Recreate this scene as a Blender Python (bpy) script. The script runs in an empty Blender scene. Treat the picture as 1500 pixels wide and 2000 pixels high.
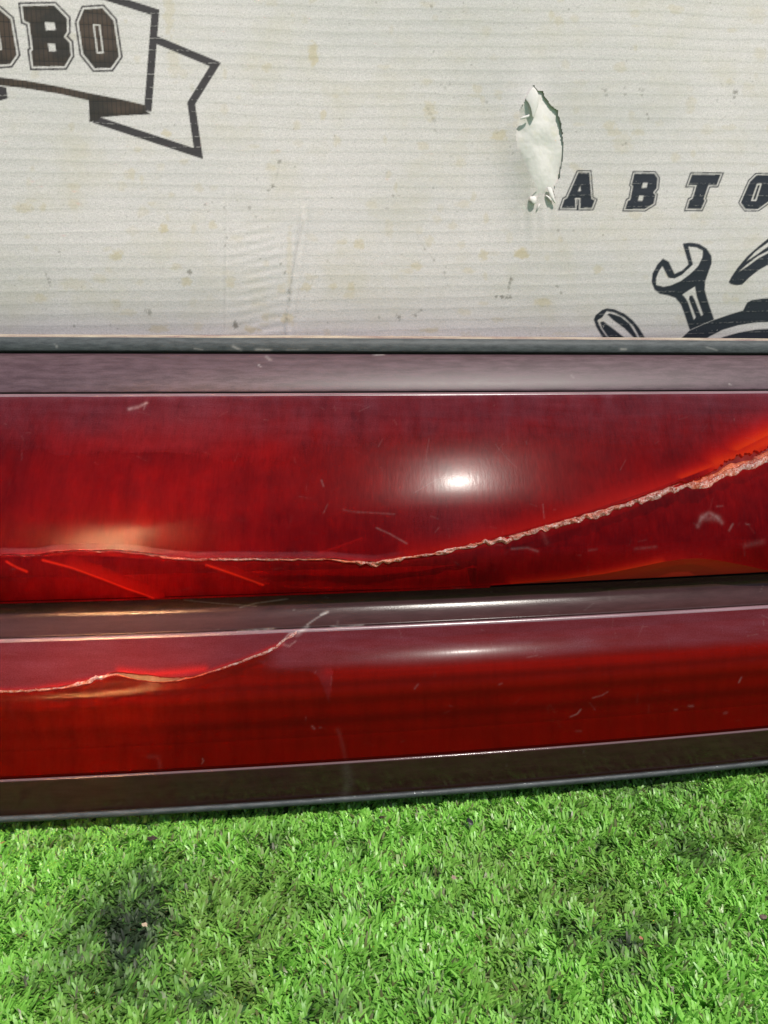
import bpy, math, random
import numpy as np
from mathutils import Vector
from mathutils.geometry import delaunay_2d_cdt

rng = np.random.default_rng(7)
random.seed(7)
R = math.radians
scene = bpy.context.scene
COL = scene.collection

# ------------------------------------------------------------------ camera
F, HOR = 1500.0, 720.0                       # focal length and horizon row, in photo pixels (1500 x 2000)
PITCH = math.atan((1000 - HOR) / F)
CP, SP = math.cos(PITCH), math.sin(PITCH)
Y_EDGE, Z_EDGE, ROW_EDGE = 0.335, 0.0080, 1562.0  # lower rubber bead of the panel, in the middle of the frame
_yc = (ROW_EDGE - 1000) / F
HC = Z_EDGE + Y_EDGE * (SP + _yc * CP) / (CP - _yc * SP)      # camera height above the ground
cam_d = bpy.data.cameras.new('camera')
cam_d.sensor_fit = 'VERTICAL'
cam_d.sensor_height = 24.0
cam_d.lens = F / 2000 * 24.0
cam_d.clip_start, cam_d.clip_end = 0.01, 200
cam = bpy.data.objects.new('camera', cam_d)
cam.location = (0, 0, HC)
cam.rotation_euler = (math.pi / 2 - PITCH, 0, 0)
COL.objects.link(cam)
scene.camera = cam

# ------------------------------------------------------------------ sky, sun, exposure
SUN_EL, SUN_AZ = 56.0, 33.0                  # azimuth to the right of straight behind the camera
SUNV = Vector((math.sin(R(SUN_AZ)) * math.cos(R(SUN_EL)), -math.cos(R(SUN_AZ)) * math.cos(R(SUN_EL)), math.sin(R(SUN_EL))))
world = bpy.data.worlds.new('World')
scene.world = world
world.use_nodes = True
wn = world.node_tree.nodes
wn.clear()
sky = wn.new('ShaderNodeTexSky')
sky.sky_type = 'NISHITA'
sky.sun_disc = False
sky.sun_elevation = R(SUN_EL)
sky.sun_rotation = math.atan2(SUNV.x, SUNV.y)
bg = wn.new('ShaderNodeBackground')
bg.inputs['Strength'].default_value = 0.1
wo = wn.new('ShaderNodeOutputWorld')
world.node_tree.links.new(sky.outputs[0], bg.inputs[0])
world.node_tree.links.new(bg.outputs[0], wo.inputs[0])
sun_d = bpy.data.lights.new('sun', 'SUN')
sun_d.energy = 4.2
sun_d.angle = R(0.53)
sun_d.color = (1.0, 0.95, 0.87)
sun = bpy.data.objects.new('sun', sun_d)
sun.rotation_euler = SUNV.to_track_quat('Z', 'Y').to_euler()
sun.location = SUNV * 4
COL.objects.link(sun)
scene.view_settings.view_transform = 'Standard'
scene.view_settings.look = 'None'
scene.view_settings.exposure = 0.0
scene.view_settings.gamma = 1.0
scene.view_settings.use_curve_mapping = False
scene.cycles.use_denoising = True
scene.cycles.denoiser = 'OPENIMAGEDENOISE'
scene.cycles.denoising_input_passes = 'RGB_ALBEDO_NORMAL'
scene.cycles.denoising_prefilter = 'ACCURATE'
scene.cycles.max_bounces = 8
scene.cycles.sample_clamp_indirect = 0
scene.cycles.blur_glossy = 0
scene.cycles.transparent_max_bounces = 12

# ------------------------------------------------------------------ helpers
def ray(px, py):
    xc = (px - 750) / F
    yc = (py - 1000) / F
    return np.array([xc, CP - yc * SP, -SP - yc * CP])

def proj(P):
    """world points (n,3) -> photo pixels (n,2)"""
    y, z = P[:, 1], P[:, 2] - HC
    zc = y * CP - z * SP
    return np.stack([750 + F * P[:, 0] / zc, 1000 + F * (-y * SP - z * CP) / zc], 1)

def make_mesh(name, verts, faces, mat=None, parent=None, attrs=None, smooth=True, uv=None):
    me = bpy.data.meshes.new(name)
    verts = np.asarray(verts, dtype=np.float32)
    if isinstance(faces, np.ndarray):
        nf, k = faces.shape
        me.vertices.add(len(verts))
        me.vertices.foreach_set('co', verts.ravel())
        me.loops.add(nf * k)
        me.loops.foreach_set('vertex_index', faces.astype(np.int32).ravel())
        me.polygons.add(nf)
        me.polygons.foreach_set('loop_start', np.arange(nf, dtype=np.int32) * k)
        me.update(calc_edges=True)
    else:
        me.from_pydata([tuple(map(float, v)) for v in verts], [], faces)
        me.update()
    me.polygons.foreach_set('use_smooth', np.full(len(me.polygons), smooth))
    for an, av in (attrs or {}).items():
        av = np.asarray(av, dtype=np.float32)
        if av.ndim == 1:
            a = me.attributes.new(an, 'FLOAT', 'POINT')
            a.data.foreach_set('value', av)
        else:
            a = me.attributes.new(an, 'FLOAT_VECTOR', 'POINT')
            a.data.foreach_set('vector', av.ravel())
    if mat:
        me.materials.append(mat)
    o = bpy.data.objects.new(name, me)
    COL.objects.link(o)
    if parent:
        o.parent = parent
    return o

def tag(o, label=None, cat=None, group=None, kind=None):
    for k, v in (('label', label), ('category', cat), ('group', group), ('kind', kind)):
        if v:
            o[k] = v
    return o

def grid_faces(nr, nc, off=0):
    j, i = np.meshgrid(np.arange(nr - 1), np.arange(nc - 1), indexing='ij')
    a = (j * nc + i).ravel() + off
    return np.stack([a, a + 1, a + nc + 1, a + nc], 1)

def seg_dist(P, line):
    """distance of points (n,2) to a polyline, and the fraction of the way along it"""
    P = np.asarray(P, float)
    line = np.asarray(line, float)
    best = np.full(len(P), 1e9)
    for a, b in zip(line[:-1], line[1:]):
        d = b - a
        t = np.clip(((P - a) @ d) / max(d @ d, 1e-9), 0, 1)
        best = np.minimum(best, np.hypot(*(P - (a + t[:, None] * d)).T))
    return best

def inside(P, poly):
    x, y = P[:, 0], P[:, 1]
    res = np.zeros(len(P), bool)
    n = len(poly)
    for i in range(n):
        x1, y1 = poly[i]
        x2, y2 = poly[(i + 1) % n]
        if y1 == y2:
            continue
        c = (y1 > y) != (y2 > y)
        res ^= c & (x < (x2 - x1) * (y - y1) / (y2 - y1) + x1)
    return res

def vnoise(x, y, seed=0):
    """smooth value noise in 0..1 on arrays"""
    def h(i, j):
        v = np.sin(i * 127.1 + j * 311.7 + seed * 74.7) * 43758.5453
        return v - np.floor(v)
    xi, yi = np.floor(x), np.floor(y)
    fx, fy = x - xi, y - yi
    fx, fy = fx * fx * (3 - 2 * fx), fy * fy * (3 - 2 * fy)
    return (h(xi, yi) * (1 - fx) + h(xi + 1, yi) * fx) * (1 - fy) + (h(xi, yi + 1) * (1 - fx) + h(xi + 1, yi + 1) * fx) * fy

def fbm(x, y, seed=0, o=4):
    s, a, t = 0, 1, 0
    for k in range(o):
        s = s + a * vnoise(x * 2 ** k, y * 2 ** k, seed + k * 13)
        t += a
        a *= 0.55
    return s / t

def sstep(a, b, x):
    t = np.clip((x - a) / (b - a), 0, 1)
    return t * t * (3 - 2 * t)

# ------------------------------------------------------------------ material helpers
class MT:
    def __init__(self, name):
        self.m = bpy.data.materials.new(name)
        self.m.use_nodes = True
        self.t = self.m.node_tree
        self.t.nodes.clear()
        self.out = self.t.nodes.new('ShaderNodeOutputMaterial')

    def n(self, kind, ins=None, **props):
        nd = self.t.nodes.new('ShaderNode' + kind)
        for k, v in props.items():
            setattr(nd, k, v)
        for k, v in (ins or {}).items():
            self.put(nd.inputs[k], v)
        return nd

    def put(self, sock, v):
        if isinstance(v, bpy.types.NodeSocket):
            self.t.links.new(v, sock)
        elif isinstance(v, bpy.types.Node):
            self.t.links.new(v.outputs[0], sock)
        elif isinstance(v, (tuple, list)) and len(v) == 3 and sock.type == 'RGBA':
            sock.default_value = (*v, 1)
        else:
            sock.default_value = v

    def attr(self, name, vec=False):
        nd = self.n('Attribute', attribute_name=name)
        return nd.outputs['Vector' if vec else 'Fac']

    def math(self, op, a, b=0.0, c=None, clamp=False):
        nd = self.n('Math', operation=op, use_clamp=clamp)
        self.put(nd.inputs[0], a)
        self.put(nd.inputs[1], b)
        if c is not None:
            self.put(nd.inputs[2], c)
        return nd.outputs[0]

    def mix(self, fac, a, b):
        nd = self.n('MixRGB')
        self.put(nd.inputs[0], fac)
        self.put(nd.inputs[1], a)
        self.put(nd.inputs[2], b)
        return nd.outputs[0]

    def ramp(self, fac, *stops):
        nd = self.n('ValToRGB')
        el = nd.color_ramp.elements
        while len(el) < len(stops):
            el.new(0.5)
        for e, (p, c) in zip(el, stops):
            e.position = p
            e.color = (*c, 1) if isinstance(c, tuple) else (c, c, c, 1)
        self.put(nd.inputs[0], fac)
        return nd.outputs[0]

    def noise(self, vec, scale, detail=4, rough=0.6, stretch=None):
        if stretch:
            mp = self.n('Mapping', {'Vector': vec, 'Scale': stretch})
            vec = mp.outputs[0]
        return self.n('TexNoise', {'Vector': vec, 'Scale': scale, 'Detail': detail, 'Roughness': rough}).outputs['Fac']

    def bump(self, h, strength, dist):
        return self.n('Bump', {'Height': h, 'Strength': strength, 'Distance': dist}).outputs[0]

    def surf(self, s):
        self.put(self.out.inputs['Surface'], s)
        return self.m

# ------------------------------------------------------------------ panel profile, read upwards in the middle column
def plan(x):
    """the panel bows in plan: how far it recedes at x"""
    return 0.133 * x + 0.14 * x * x

def integrate(Y, row0, tab, step=1.0):
    """profile points (row, Y, Z, n) from row0 up; tab = [(row, elevation of the surface normal in degrees)]"""
    tr = np.array([t[0] for t in tab][::-1], float)
    tn = np.array([t[1] for t in tab][::-1], float)
    d = ray(750, row0)
    P = np.array([Y, HC + Y * d[2] / d[1]])
    rows = [row0]
    r = row0
    while r > tab[-1][0] + 1e-6:
        r = max(r - step, tab[-1][0])
        rows.append(r)
    out = [(row0, P[0], P[1], math.radians(np.interp(row0, tr, tn)))]
    for ra, rb in zip(rows[:-1], rows[1:]):
        nn = math.radians(np.interp((ra + rb) / 2, tr, tn))
        t = np.array([math.sin(nn), math.cos(nn)])
        d = ray(750, rb)[1:]
        M = np.array([[t[0], -d[0]], [t[1], -d[1]]])
        a, k = np.linalg.solve(M, np.array([0, HC]) - P)
        P = P + a * t
        out.append((rb, P[0], P[1], math.radians(np.interp(rb, tr, tn))))
    return np.array(out)

pr = {}
pr['seal_low'] = integrate(Y_EDGE, 1562, [(1562, -40), (1558, -5), (1554, 45), (1551, 80)], 0.5)
pr['lip'] = integrate(pr['seal_low'][-1, 1] + 0.0015, 1552, [(1552, -20), (1488.5, -14), (1487, 10), (1484.5, 40), (1482.5, 70), (1482, 85)], .25)
pr['lens_low'] = integrate(pr['lip'][-1, 1] + 0.0012, 1482.5, [(1482.5, -14), (1430, -7), (1375, 0), (1350, 10), (1331, 25), (1310, 33), (1285, 39), (1268, 44), (1232, 54), (1229, 58), (1227, 70)], 1.0)
pr['bead_mid'] = integrate(pr['lens_low'][-1, 1] - 0.0004, 1229, [(1229, -10), (1227, 22), (1224, 40), (1222, 70), (1221, 88)], .25)
pr['groove'] = integrate(pr['bead_mid'][-1, 1] + 0.0010, 1222.5, [(1222.5, -20), (1219, 0), (1216, 58), (1200, 48), (1186, 39), (1180, 27), (1172, 2), (1163, -30), (1155, -50)], 0.5)
pr['lens_up'] = integrate(pr['groove'][-1, 1] - 0.0006, 1156, [(1156, -28), (1130, -14), (1110, -2), (1092, 8), (1075, 16), (1055, 20.5), (1030, 24), (1010, 27.5), (985, 31.5), (960, 33.3), (935, 34), (900, 34.8), (870, 36.2), (840, 39), (815, 42.5), (785, 48), (775, 54), (772, 66)], 1.0)
pr['bead_top'] = integrate(pr['lens_up'][-1, 1] - 0.0003, 773.5, [(773.5, 5), (771.5, 34), (769, 55), (767, 88)], .25)
pr['gap'] = integrate(pr['bead_top'][-1, 1] + 0.0022, 768, [(768, 0), (763, 0)], 1.0)
pr['band'] = integrate(pr['gap'][-1, 1] - 0.0012, 764, [(764, 5), (760, 22), (745, 34), (705, 47), (697, 62), (692, 86)], 0.5)
pr['gap_top'] = integrate(pr['band'][-1, 1] + 0.0030, 693, [(693, 0), (687, 0)], 1.0)
pr['seal_top'] = integrate(pr['gap_top'][-1, 1] - 0.0022, 688, [(688, -70), (685, -10), (672, 18), (664, 45), (661, 82)], 0.5)
pr['back_lip'] = integrate(pr['seal_top'][-1, 1] + 0.0025, 662, [(662, 30), (657, 60), (656, 80)], 1.0)
Y_BACK = pr['back_lip'][-1, 1] + 0.012
Z_TOP = pr['back_lip'][-1, 2]

X0, X1 = -0.40, 0.42
xs_vis = np.arange(-0.195, 0.2301, 0.00052)
xs = np.concatenate([np.arange(X0, -0.195, 0.004), xs_vis, np.arange(xs_vis[-1] + 0.004, X1, 0.004)])
xs_lo = np.concatenate([np.arange(X0, X1, 0.002), [X1]])

def sweep_pts(x, Y, Z):
    """grid of points rows x cols from a profile swept along the bowed plan"""
    P = np.zeros((len(Y), len(x), 3))
    P[..., 0] = x[None, :]
    P[..., 1] = Y[:, None] + plan(x)[None, :]
    P[..., 2] = Z[:, None]
    return P

# marks drawn on the panel, in photo pixels: (polyline, half width, strength)
SCUFFS = [
    ([(252, 799), (270, 795), (286, 787)], 3.2, .5), ([(285, 787), (281, 800)], 1.5, .35),
    ([(838, 858), (830, 905), (822, 955)], 1.2, .14), ([(700, 1000), (770, 1004)], 2.0, .18), ([(672, 996), (700, 1001)], 2.0, .12),
    ([(735, 1031), (760, 1042), (795, 1062)], 1.4, .4), ([(628, 938), (632, 950)], 1.5, .4), ([(640, 985), (632, 1002)], 1.2, .25),
    ([(810, 962), (850, 938), (895, 930)], 1.2, .2), ([(968, 868), (985, 890), (1010, 915)], 1.0, .16), ([(1060, 985), (1063, 1012)], 1.2, .25),
    ([(1363, 1028), (1372, 1008), (1386, 1001), (1400, 1010), (1410, 1021)], 4.0, .36), ([(1372, 1012), (1402, 1012)], 6.0, .30),
    ([(1424, 1036), (1431, 1024)], 2.0, .45), ([(1456, 1023), (1464, 1025)], 1.4, .3), ([(1400, 989), (1412, 988)], 1.6, .25),
    ([(1000, 1072), (1030, 1070), (1050, 1077)], 2.6, .25), ([(1150, 1075), (1165, 1073)], 2.0, .15), ([(1240, 1072), (1262, 1070), (1280, 1068)], 3.0, .14),
    ([(1455, 1065), (1490, 1058)], 5.0, .14), ([(1060, 1040), (1068, 1060)], 5.0, .08),
    ([(1158, 1363), (1176, 1358), (1187, 1351)], 1.6, .3), ([(1114, 1400), (1128, 1394), (1134, 1386)], 1.6, .5), ([(1443, 1333), (1448, 1323)], 1.6, .5),
    ([(1345, 1379), (1353, 1379)], 2.4, .35), ([(1415, 1393), (1419, 1392)], 2.4, .35), ([(1318, 1386), (1322, 1386)], 2.0, .25), ([(1125, 1428), (1135, 1428)], 2.0, .18),
    ([(394, 1492), (398, 1486), (395, 1482)], 1.2, .5), ([(610, 1419), (614, 1423)], 2.2, .45), ([(624, 1421), (627, 1421)], 1.5, .3),
    ([(290, 1478), (310, 1478), (313, 1500)], 4.0, .12), ([(810, 1345), (816, 1337)], 1.8, .3), ([(975, 1337), (980, 1335)], 1.6, .3),
    ([(660, 1425), (668, 1450), (674, 1478)], 4.0, .12), ([(676, 1500), (682, 1530), (672, 1555)], 9.0, .10), ([(1050, 1280), (1030, 1284)], 1.5, .2),
    ([(628, 1200), (634, 1197), (640, 1195)], 2.4, .75), ([(600, 1220), (620, 1206), (636, 1198)], 1.6, .5), ([(600, 1225), (580, 1240)], 4.0, .5), ([(556, 1248), (566, 1238), (592, 1230)], 2.0, .6),
    ([(550, 1258), (565, 1262), (578, 1252)], 1.3, .5), ([(648, 1223), (662, 1225), (708, 1221)], 1.6, .7), ([(500, 1231), (535, 1228)], 2.0, .6), ([(463, 1233), (500, 1230)], 1.6, .5),
    ([(470, 1186), (500, 1178), (560, 1170)], 1.6, .3), ([(360, 1172), (420, 1178), (500, 1184)], 1.2, .22), ([(572, 1185), (573, 1192)], 1.0, .4),
    ([(885, 1275), (898, 1312)], 1.2, -.3),
] + [([(a_, b_), (a_ + l_ * math.cos(w_), b_ + l_ * math.sin(w_))], random.uniform(.7, 1.1), random.uniform(.03, .16)) for a_, b_, l_, w_ in
     [(random.uniform(-60, 1560), random.uniform(780, 1480), random.uniform(3, 26), random.choice([random.gauss(1.6, .3), random.gauss(.1, .4), random.uniform(0, 3.1)])) for _ in range(230)]] + [
    ([(455, 676), (470, 684)], 3.0, .7), ([(500, 683), (528, 684)], 2.6, .8), ([(520, 696), (528, 703)], 2.5, .5), ([(505, 712), (508, 716)], 1.5, .8), ([(730, 693), (750, 692)], 2.0, .8),
    ([(560, 684), (600, 682)], 1.6, .4), ([(108, 672), (112, 680)], 1.5, .6), ([(1212, 682), (1222, 682)], 2.2, .8), ([(380, 681), (395, 683)], 1.6, .5), ([(1380, 678), (1400, 684)], 2.0, .4),
    ([(1117, 733), (1119, 738)], 1.4, .5), ([(1425, 750), (1427, 752)], 1.5, .7),
]

def scuff_field(PX):
    s = np.zeros(len(PX))
    jit = 0.55 + 0.9 * vnoise(PX[:, 0] / 3.0, PX[:, 1] / 2.0, 5)
    for line, w, k in SCUFFS:
        L = np.array(line, float)
        m = (PX[:, 0] > L[:, 0].min() - 4 * w) & (PX[:, 0] < L[:, 0].max() + 4 * w) & (PX[:, 1] > L[:, 1].min() - 4 * w) & (PX[:, 1] < L[:, 1].max() + 4 * w)
        if not m.any():
            continue
        d = seg_dist(PX[m], L)
        s[m] += .30 * k * np.exp(-(d / w) ** 2) * jit[m]
    return np.clip(s, -1, 1)

# ------------------------------------------------------------------ materials of the panel
def uvw(t, k=1.0):
    return t.attr('surf', True)

def lens_material():
    t = MT('weathered_red_lens')
    v = t.attr('surf', True)
    haze, glow, scuff = t.attr('haze'), t.attr('glow'), t.attr('scuff')
    streak = t.noise(v, 1.0, 5, .65, stretch=(420, 110, 1))       # vertical wipe marks
    streak2 = t.noise(v, 1.0, 4, .6, stretch=(35, 240, 1))
    fine = t.noise(v, 1500, 3, .7)
    blot = t.noise(v, 55, 4, .6)
    h0 = t.math('MULTIPLY', haze, t.math('MULTIPLY_ADD', streak2, .9, .55))
    h1 = t.math('MULTIPLY', h0, t.math('MULTIPLY_ADD', fine, 1.7, .15))
    dust = t.ramp(t.noise(v, 2300, 2, .6), (.60, 0.0), (.72, .22))
    h2 = t.math('ADD', t.math('ADD', h1, dust), t.math('MULTIPLY', t.math('SUBTRACT', streak, .5), .14), clamp=True)
    # body colour of the plastic: red with darker, smoky blotches
    hair = t.noise(v, 1.0, 4, .7, stretch=(1500, 150, 1))
    sm = t.ramp(t.math('ADD', t.math('MULTIPLY', hair, .38), t.math('MULTIPLY_ADD', streak, .27, t.math('MULTIPLY', blot, .35))), (.37, 0.0), (.63, 1.0))
    sm = t.math('MULTIPLY', sm, t.math('MULTIPLY_ADD', t.attr('lower'), -.4, 1.0))
    sm = t.math('MULTIPLY_ADD', t.attr('lower'), .3, sm)
    red = t.mix(sm, (.055, .0022, .0045), (.205, .0036, .0048))
    red = t.mix(t.math('MULTIPLY', t.attr('lower'), .75), red, (.150, .0095, .0035))
    c = t.mix(h2, red, (.128, .034, .047))
    c = t.mix(glow, c, t.mix(t.math('POWER', glow, 3.0), (.75, .014, .012), (.95, .06, .014)))  # light gathered at the broken edges, mixed into the lens colour
    c = t.mix(t.math('MAXIMUM', scuff, 0.0), c, (.80, .68, .66))
    op = t.math('ADD', t.math('MULTIPLY_ADD', t.attr('lower'), -.06, .42), t.math('ADD', t.math('MULTIPLY', h2, .55), t.math('MULTIPLY', t.math('ABSOLUTE', scuff), .5)), clamp=True)
    op = t.math('SUBTRACT', op, t.math('MULTIPLY', glow, .0), clamp=True)
    T = t.mix(sm, (.46, .016, .020), (.70, .036, .024))
    T = t.mix(t.attr('lower'), T, (.60, .052, .016))
    tr = t.n('BsdfTransparent', {'Color': T})
    nrm = t.bump(t.math('ADD', t.math('MULTIPLY', fine, .25), streak), .05, .0003)
    df = t.n('BsdfDiffuse', {'Color': c, 'Normal': nrm})
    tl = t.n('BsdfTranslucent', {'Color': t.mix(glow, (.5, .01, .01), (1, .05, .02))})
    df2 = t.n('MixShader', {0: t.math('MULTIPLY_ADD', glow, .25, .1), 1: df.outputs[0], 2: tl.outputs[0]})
    body = t.n('MixShader', {0: op, 1: tr.outputs[0], 2: df2.outputs[0]})
    r1 = t.math('MULTIPLY_ADD', h2, .03, .095)
    r2 = t.math('MULTIPLY_ADD', h2, .06, .18)
    g1 = t.n('BsdfGlossy', {'Color': (1, 1, 1), 'Roughness': r1, 'Normal': nrm})
    g2 = t.n('BsdfGlossy', {'Color': (1, 1, 1), 'Roughness': r2, 'Normal': nrm})
    g = t.n('MixShader', {0: .78, 1: g1.outputs[0], 2: g2.outputs[0]})
    fr = t.n('Fresnel', {'IOR': 1.49})
    return t.surf(t.n('MixShader', {0: t.math('MULTIPLY', fr.outputs[0], t.math('MULTIPLY_ADD', h2, .03, .046)), 1: body.outputs[0], 2: g.outputs[0]}).outputs[0])

def plastic_material(name, lo, hi, rough, stretch=(25, 600, 600), spec=.5, haze_col=None, cut=(.38, .62)):
    t = MT(name)
    v = t.attr('surf', True)
    a = t.noise(v, 1.0, 6, .7, stretch=stretch)
    f = t.noise(v, 1400, 3, .7)
    k = t.ramp(t.math('MULTIPLY_ADD', a, .75, t.math('MULTIPLY', f, .25)), (cut[0], 0.0), (cut[1], 1.0))
    c = t.mix(k, lo, hi)
    if haze_col:
        c = t.mix(t.attr('haze'), c, haze_col)
    c = t.mix(t.math('MAXIMUM', t.attr('scuff'), 0.0), c, (.78, .72, .68))
    p = t.n('BsdfPrincipled', {'Base Color': c, 'Roughness': t.math('MULTIPLY_ADD', k, .05, rough), 'Specular IOR Level': spec,
                               'Normal': t.bump(t.math('ADD', a, f), .1, .0003)})
    return t.surf(p.outputs[0])

M_LENS = lens_material()
M_BAND = plastic_material('chalky_burgundy_plastic', (.050, .021, .027), (.094, .048, .060), .46, stretch=(70, 340, 340), cut=(.42, .60))
M_BODY = plastic_material('dark_burgundy_plastic', (.030, .011, .010), (.044, .016, .016), .085, stretch=(60, 300, 300), spec=.32, haze_col=(.20, .125, .135))
M_CHANNEL = plastic_material('dusty_burgundy_channel', (.030, .012, .011), (.046, .018, .018), .17, stretch=(60, 300, 300), spec=.20, haze_col=(.20, .125, .135))
M_BEAD = plastic_material('polished_burgundy_edge', (.15, .08, .09), (.26, .15, .17), .22, spec=.6)
M_SEAL = plastic_material('grey_rubber', (.032, .037, .040), (.080, .088, .092), .55, stretch=(120, 500, 500), spec=.35)
M_TAPE = plastic_material('dusty_foam_edge', (.20, .12, .12), (.46, .40, .30), .7, stretch=(30, 300, 300), spec=.2)
M_DARK = plastic_material('black_plastic_recess', (.006, .005, .005), (.012, .009, .009), .5)

def reflector_material():
    t = MT('dull_inner_reflector')
    v = t.attr('surf', True)
    a = t.noise(v, 1.0, 4, .6, stretch=(140, 30, 1))
    b = t.noise(v, 28, 3, .6)
    c = t.ramp(t.math('MULTIPLY_ADD', a, .55, t.math('MULTIPLY', b, .45)), (.35, (.20, .15, .13)), (.65, (.40, .34, .30)))
    p = t.n('BsdfPrincipled', {'Base Color': c, 'Roughness': .45})
    return t.surf(p.outputs[0])
M_REFL = reflector_material()

def crumb_material():
    t = MT('fractured_plastic_edge')
    v = t.attr('surf', True)
    w, o = t.attr('pale'), t.attr('amber')
    n1 = t.noise(v, 900, 4, .7)
    n2 = t.noise(v, 330, 3, .6)
    base = t.mix(t.ramp(n2, (.40, 0.0), (.62, 1.0)), (.16, .016, .010), (.52, .12, .085))
    c = t.mix(t.math('MULTIPLY', o, t.ramp(n1, (.35, .2), (.6, 1.0))), base, (.85, .20, .06))
    c = t.mix(t.math('MULTIPLY', w, t.ramp(n1, (.42, .0), (.58, 1.0))), c, (.66, .52, .49))
    p = t.n('BsdfPrincipled', {'Base Color': c, 'Roughness': .2, 'Normal': t.bump(n1, .7, .0006)})
    tl = t.n('BsdfTranslucent', {'Color': (.9, .12, .04)})
    return t.surf(t.n('MixShader', {0: .30, 1: p.outputs[0], 2: tl.outputs[0]}).outputs[0])
M_CRUMB = crumb_material()

# ------------------------------------------------------------------ the panel
panel = bpy.data.objects.new('tail_light_panel', None)
panel.location = (0, Y_EDGE + 0.03, 0)
COL.objects.link(panel)
tag(panel, 'long cracked dark red tail light panel standing on artificial turf against a printed banner', 'car part')

def part(name, P, mat, parent=panel, attrs=None, faces=None, smooth=True):
    """links points already in world space under a parent"""
    o = make_mesh(name, P, faces, mat, None, attrs, smooth)
    o.parent = parent
    root = parent
    off = np.zeros(3)
    while root:
        off += np.array(root.location)
        root = root.parent
    o.data.transform(__import__('mathutils').Matrix.Translation(-Vector(off)))
    return o

def swept_part(name, key, mat, x=xs_lo, haze=None, parent=panel):
    q = pr[key]
    P = sweep_pts(x, q[:, 1], q[:, 2])
    flat = P.reshape(-1, 3)
    PX = proj(flat)
    arc = np.concatenate([[0], np.cumsum(np.hypot(np.diff(q[:, 1]), np.diff(q[:, 2])))])
    surf = np.stack([flat[:, 0], np.repeat(arc, len(x)), flat[:, 2] * 0 + hash(key) % 7], 1)
    at = {'surf': surf, 'scuff': scuff_field(PX), 'haze': np.repeat(haze(q[:, 0]), len(x)) if haze else np.zeros(len(flat))}
    return part(name, flat, mat, parent, at, grid_faces(len(q), len(x)))

def solid_sweep(name, outline, mat, parent=panel, x=None):
    """closed outline (Y,Z) swept along the plan, with end caps"""
    x = x if x is not None else np.arange(X0, X1 + .001, .01)
    O = np.array(outline, float)
    n, m = len(O), len(x)
    P = sweep_pts(x, O[:, 0], O[:, 1]).reshape(-1, 3)
    f = []
    for j in range(n):
        k = (j + 1) % n
        for i in range(m - 1):
            f.append((j * m + i, j * m + i + 1, k * m + i + 1, k * m + i))
    f.append(tuple(j * m for j in range(n))[::-1])
    f.append(tuple(j * m + m - 1 for j in range(n)))
    at = {'surf': P.copy(), 'scuff': np.zeros(len(P)), 'haze': np.zeros(len(P))}
    return part(name, P, mat, parent, at, f, smooth=False)

xs_mid = np.concatenate([np.arange(X0, -0.195, 0.004), np.arange(-0.195, 0.23, 0.001), np.arange(0.23, X1, 0.004)])
swept_part('lower_seal', 'seal_low', M_SEAL, xs_mid)
swept_part('lower_lip', 'lip', M_BODY, xs_mid, haze=lambda r: 0.55 * (r < 1486))
swept_part('centre_channel', 'groove', M_CHANNEL, xs_mid, haze=lambda r: 0.07 * sstep(1180, 1196, r) * (0.75 + 0.25 * sstep(1218, 1205, r)))
swept_part('edge_bead', 'bead_mid', M_BEAD, xs_mid)
swept_part('edge_bead', 'bead_top', M_BEAD, xs_mid)
swept_part('top_band', 'band', M_BAND, xs_mid)
swept_part('top_seal', 'seal_top', M_SEAL, xs_mid)
swept_part('back_edge', 'back_lip', M_TAPE, xs_mid)

# the housing behind: a hollow box with a back, a foot that stands on the turf, and dark recesses
q = pr
def pt(key, i, dy=0.0, dz=0.0):
    return (q[key][i, 1] + dy, q[key][i, 2] + dz)
back_y = Y_BACK
house = [pt('seal_low', 0, .0006, .0006), pt('seal_low', -1, .0012), pt('lip', 5, .0015), pt('lip', -6, .0020), pt('lens_low', 0, .012), pt('lens_low', 150, .014), pt('lens_low', 200, .012, -.003), pt('groove', 4, .0012, -.0006),
         pt('groove', 60, .0016), pt('groove', 92, .003), pt('groove', -1, .004), pt('groove', -1, .020, .004), pt('lens_up', 30, .024), pt('lens_up', 180, .024), pt('lens_up', 300, .016, -.003), pt('lens_up', -1, .0022, -.0010),
         pt('gap', -1, .0004), pt('band', 70, .003), pt('band', -1, .0024, -.0006), pt('gap_top', -1, .0004), pt('seal_top', 30, .004), pt('back_lip', 0, .0012), pt('back_lip', -1, .001, -.0004),
         (back_y, Z_TOP - .0006), (back_y, .12), (Y_EDGE + .045, .03), (Y_EDGE + .040, 0.0), (Y_EDGE + .022, 0.0), (Y_EDGE + .020, .010)]
solid_sweep('housing', house, M_DARK)
solid_sweep('top_slot', [pt('gap', 0, 0), pt('gap', -1, 0), pt('gap', -1, .002), pt('gap', 0, .002)], M_BODY)
solid_sweep('seal_slot', [pt('gap_top', 0, 0), pt('gap_top', -1, 0), pt('gap_top', -1, .002), pt('gap_top', 0, .002)], M_DARK)

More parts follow.
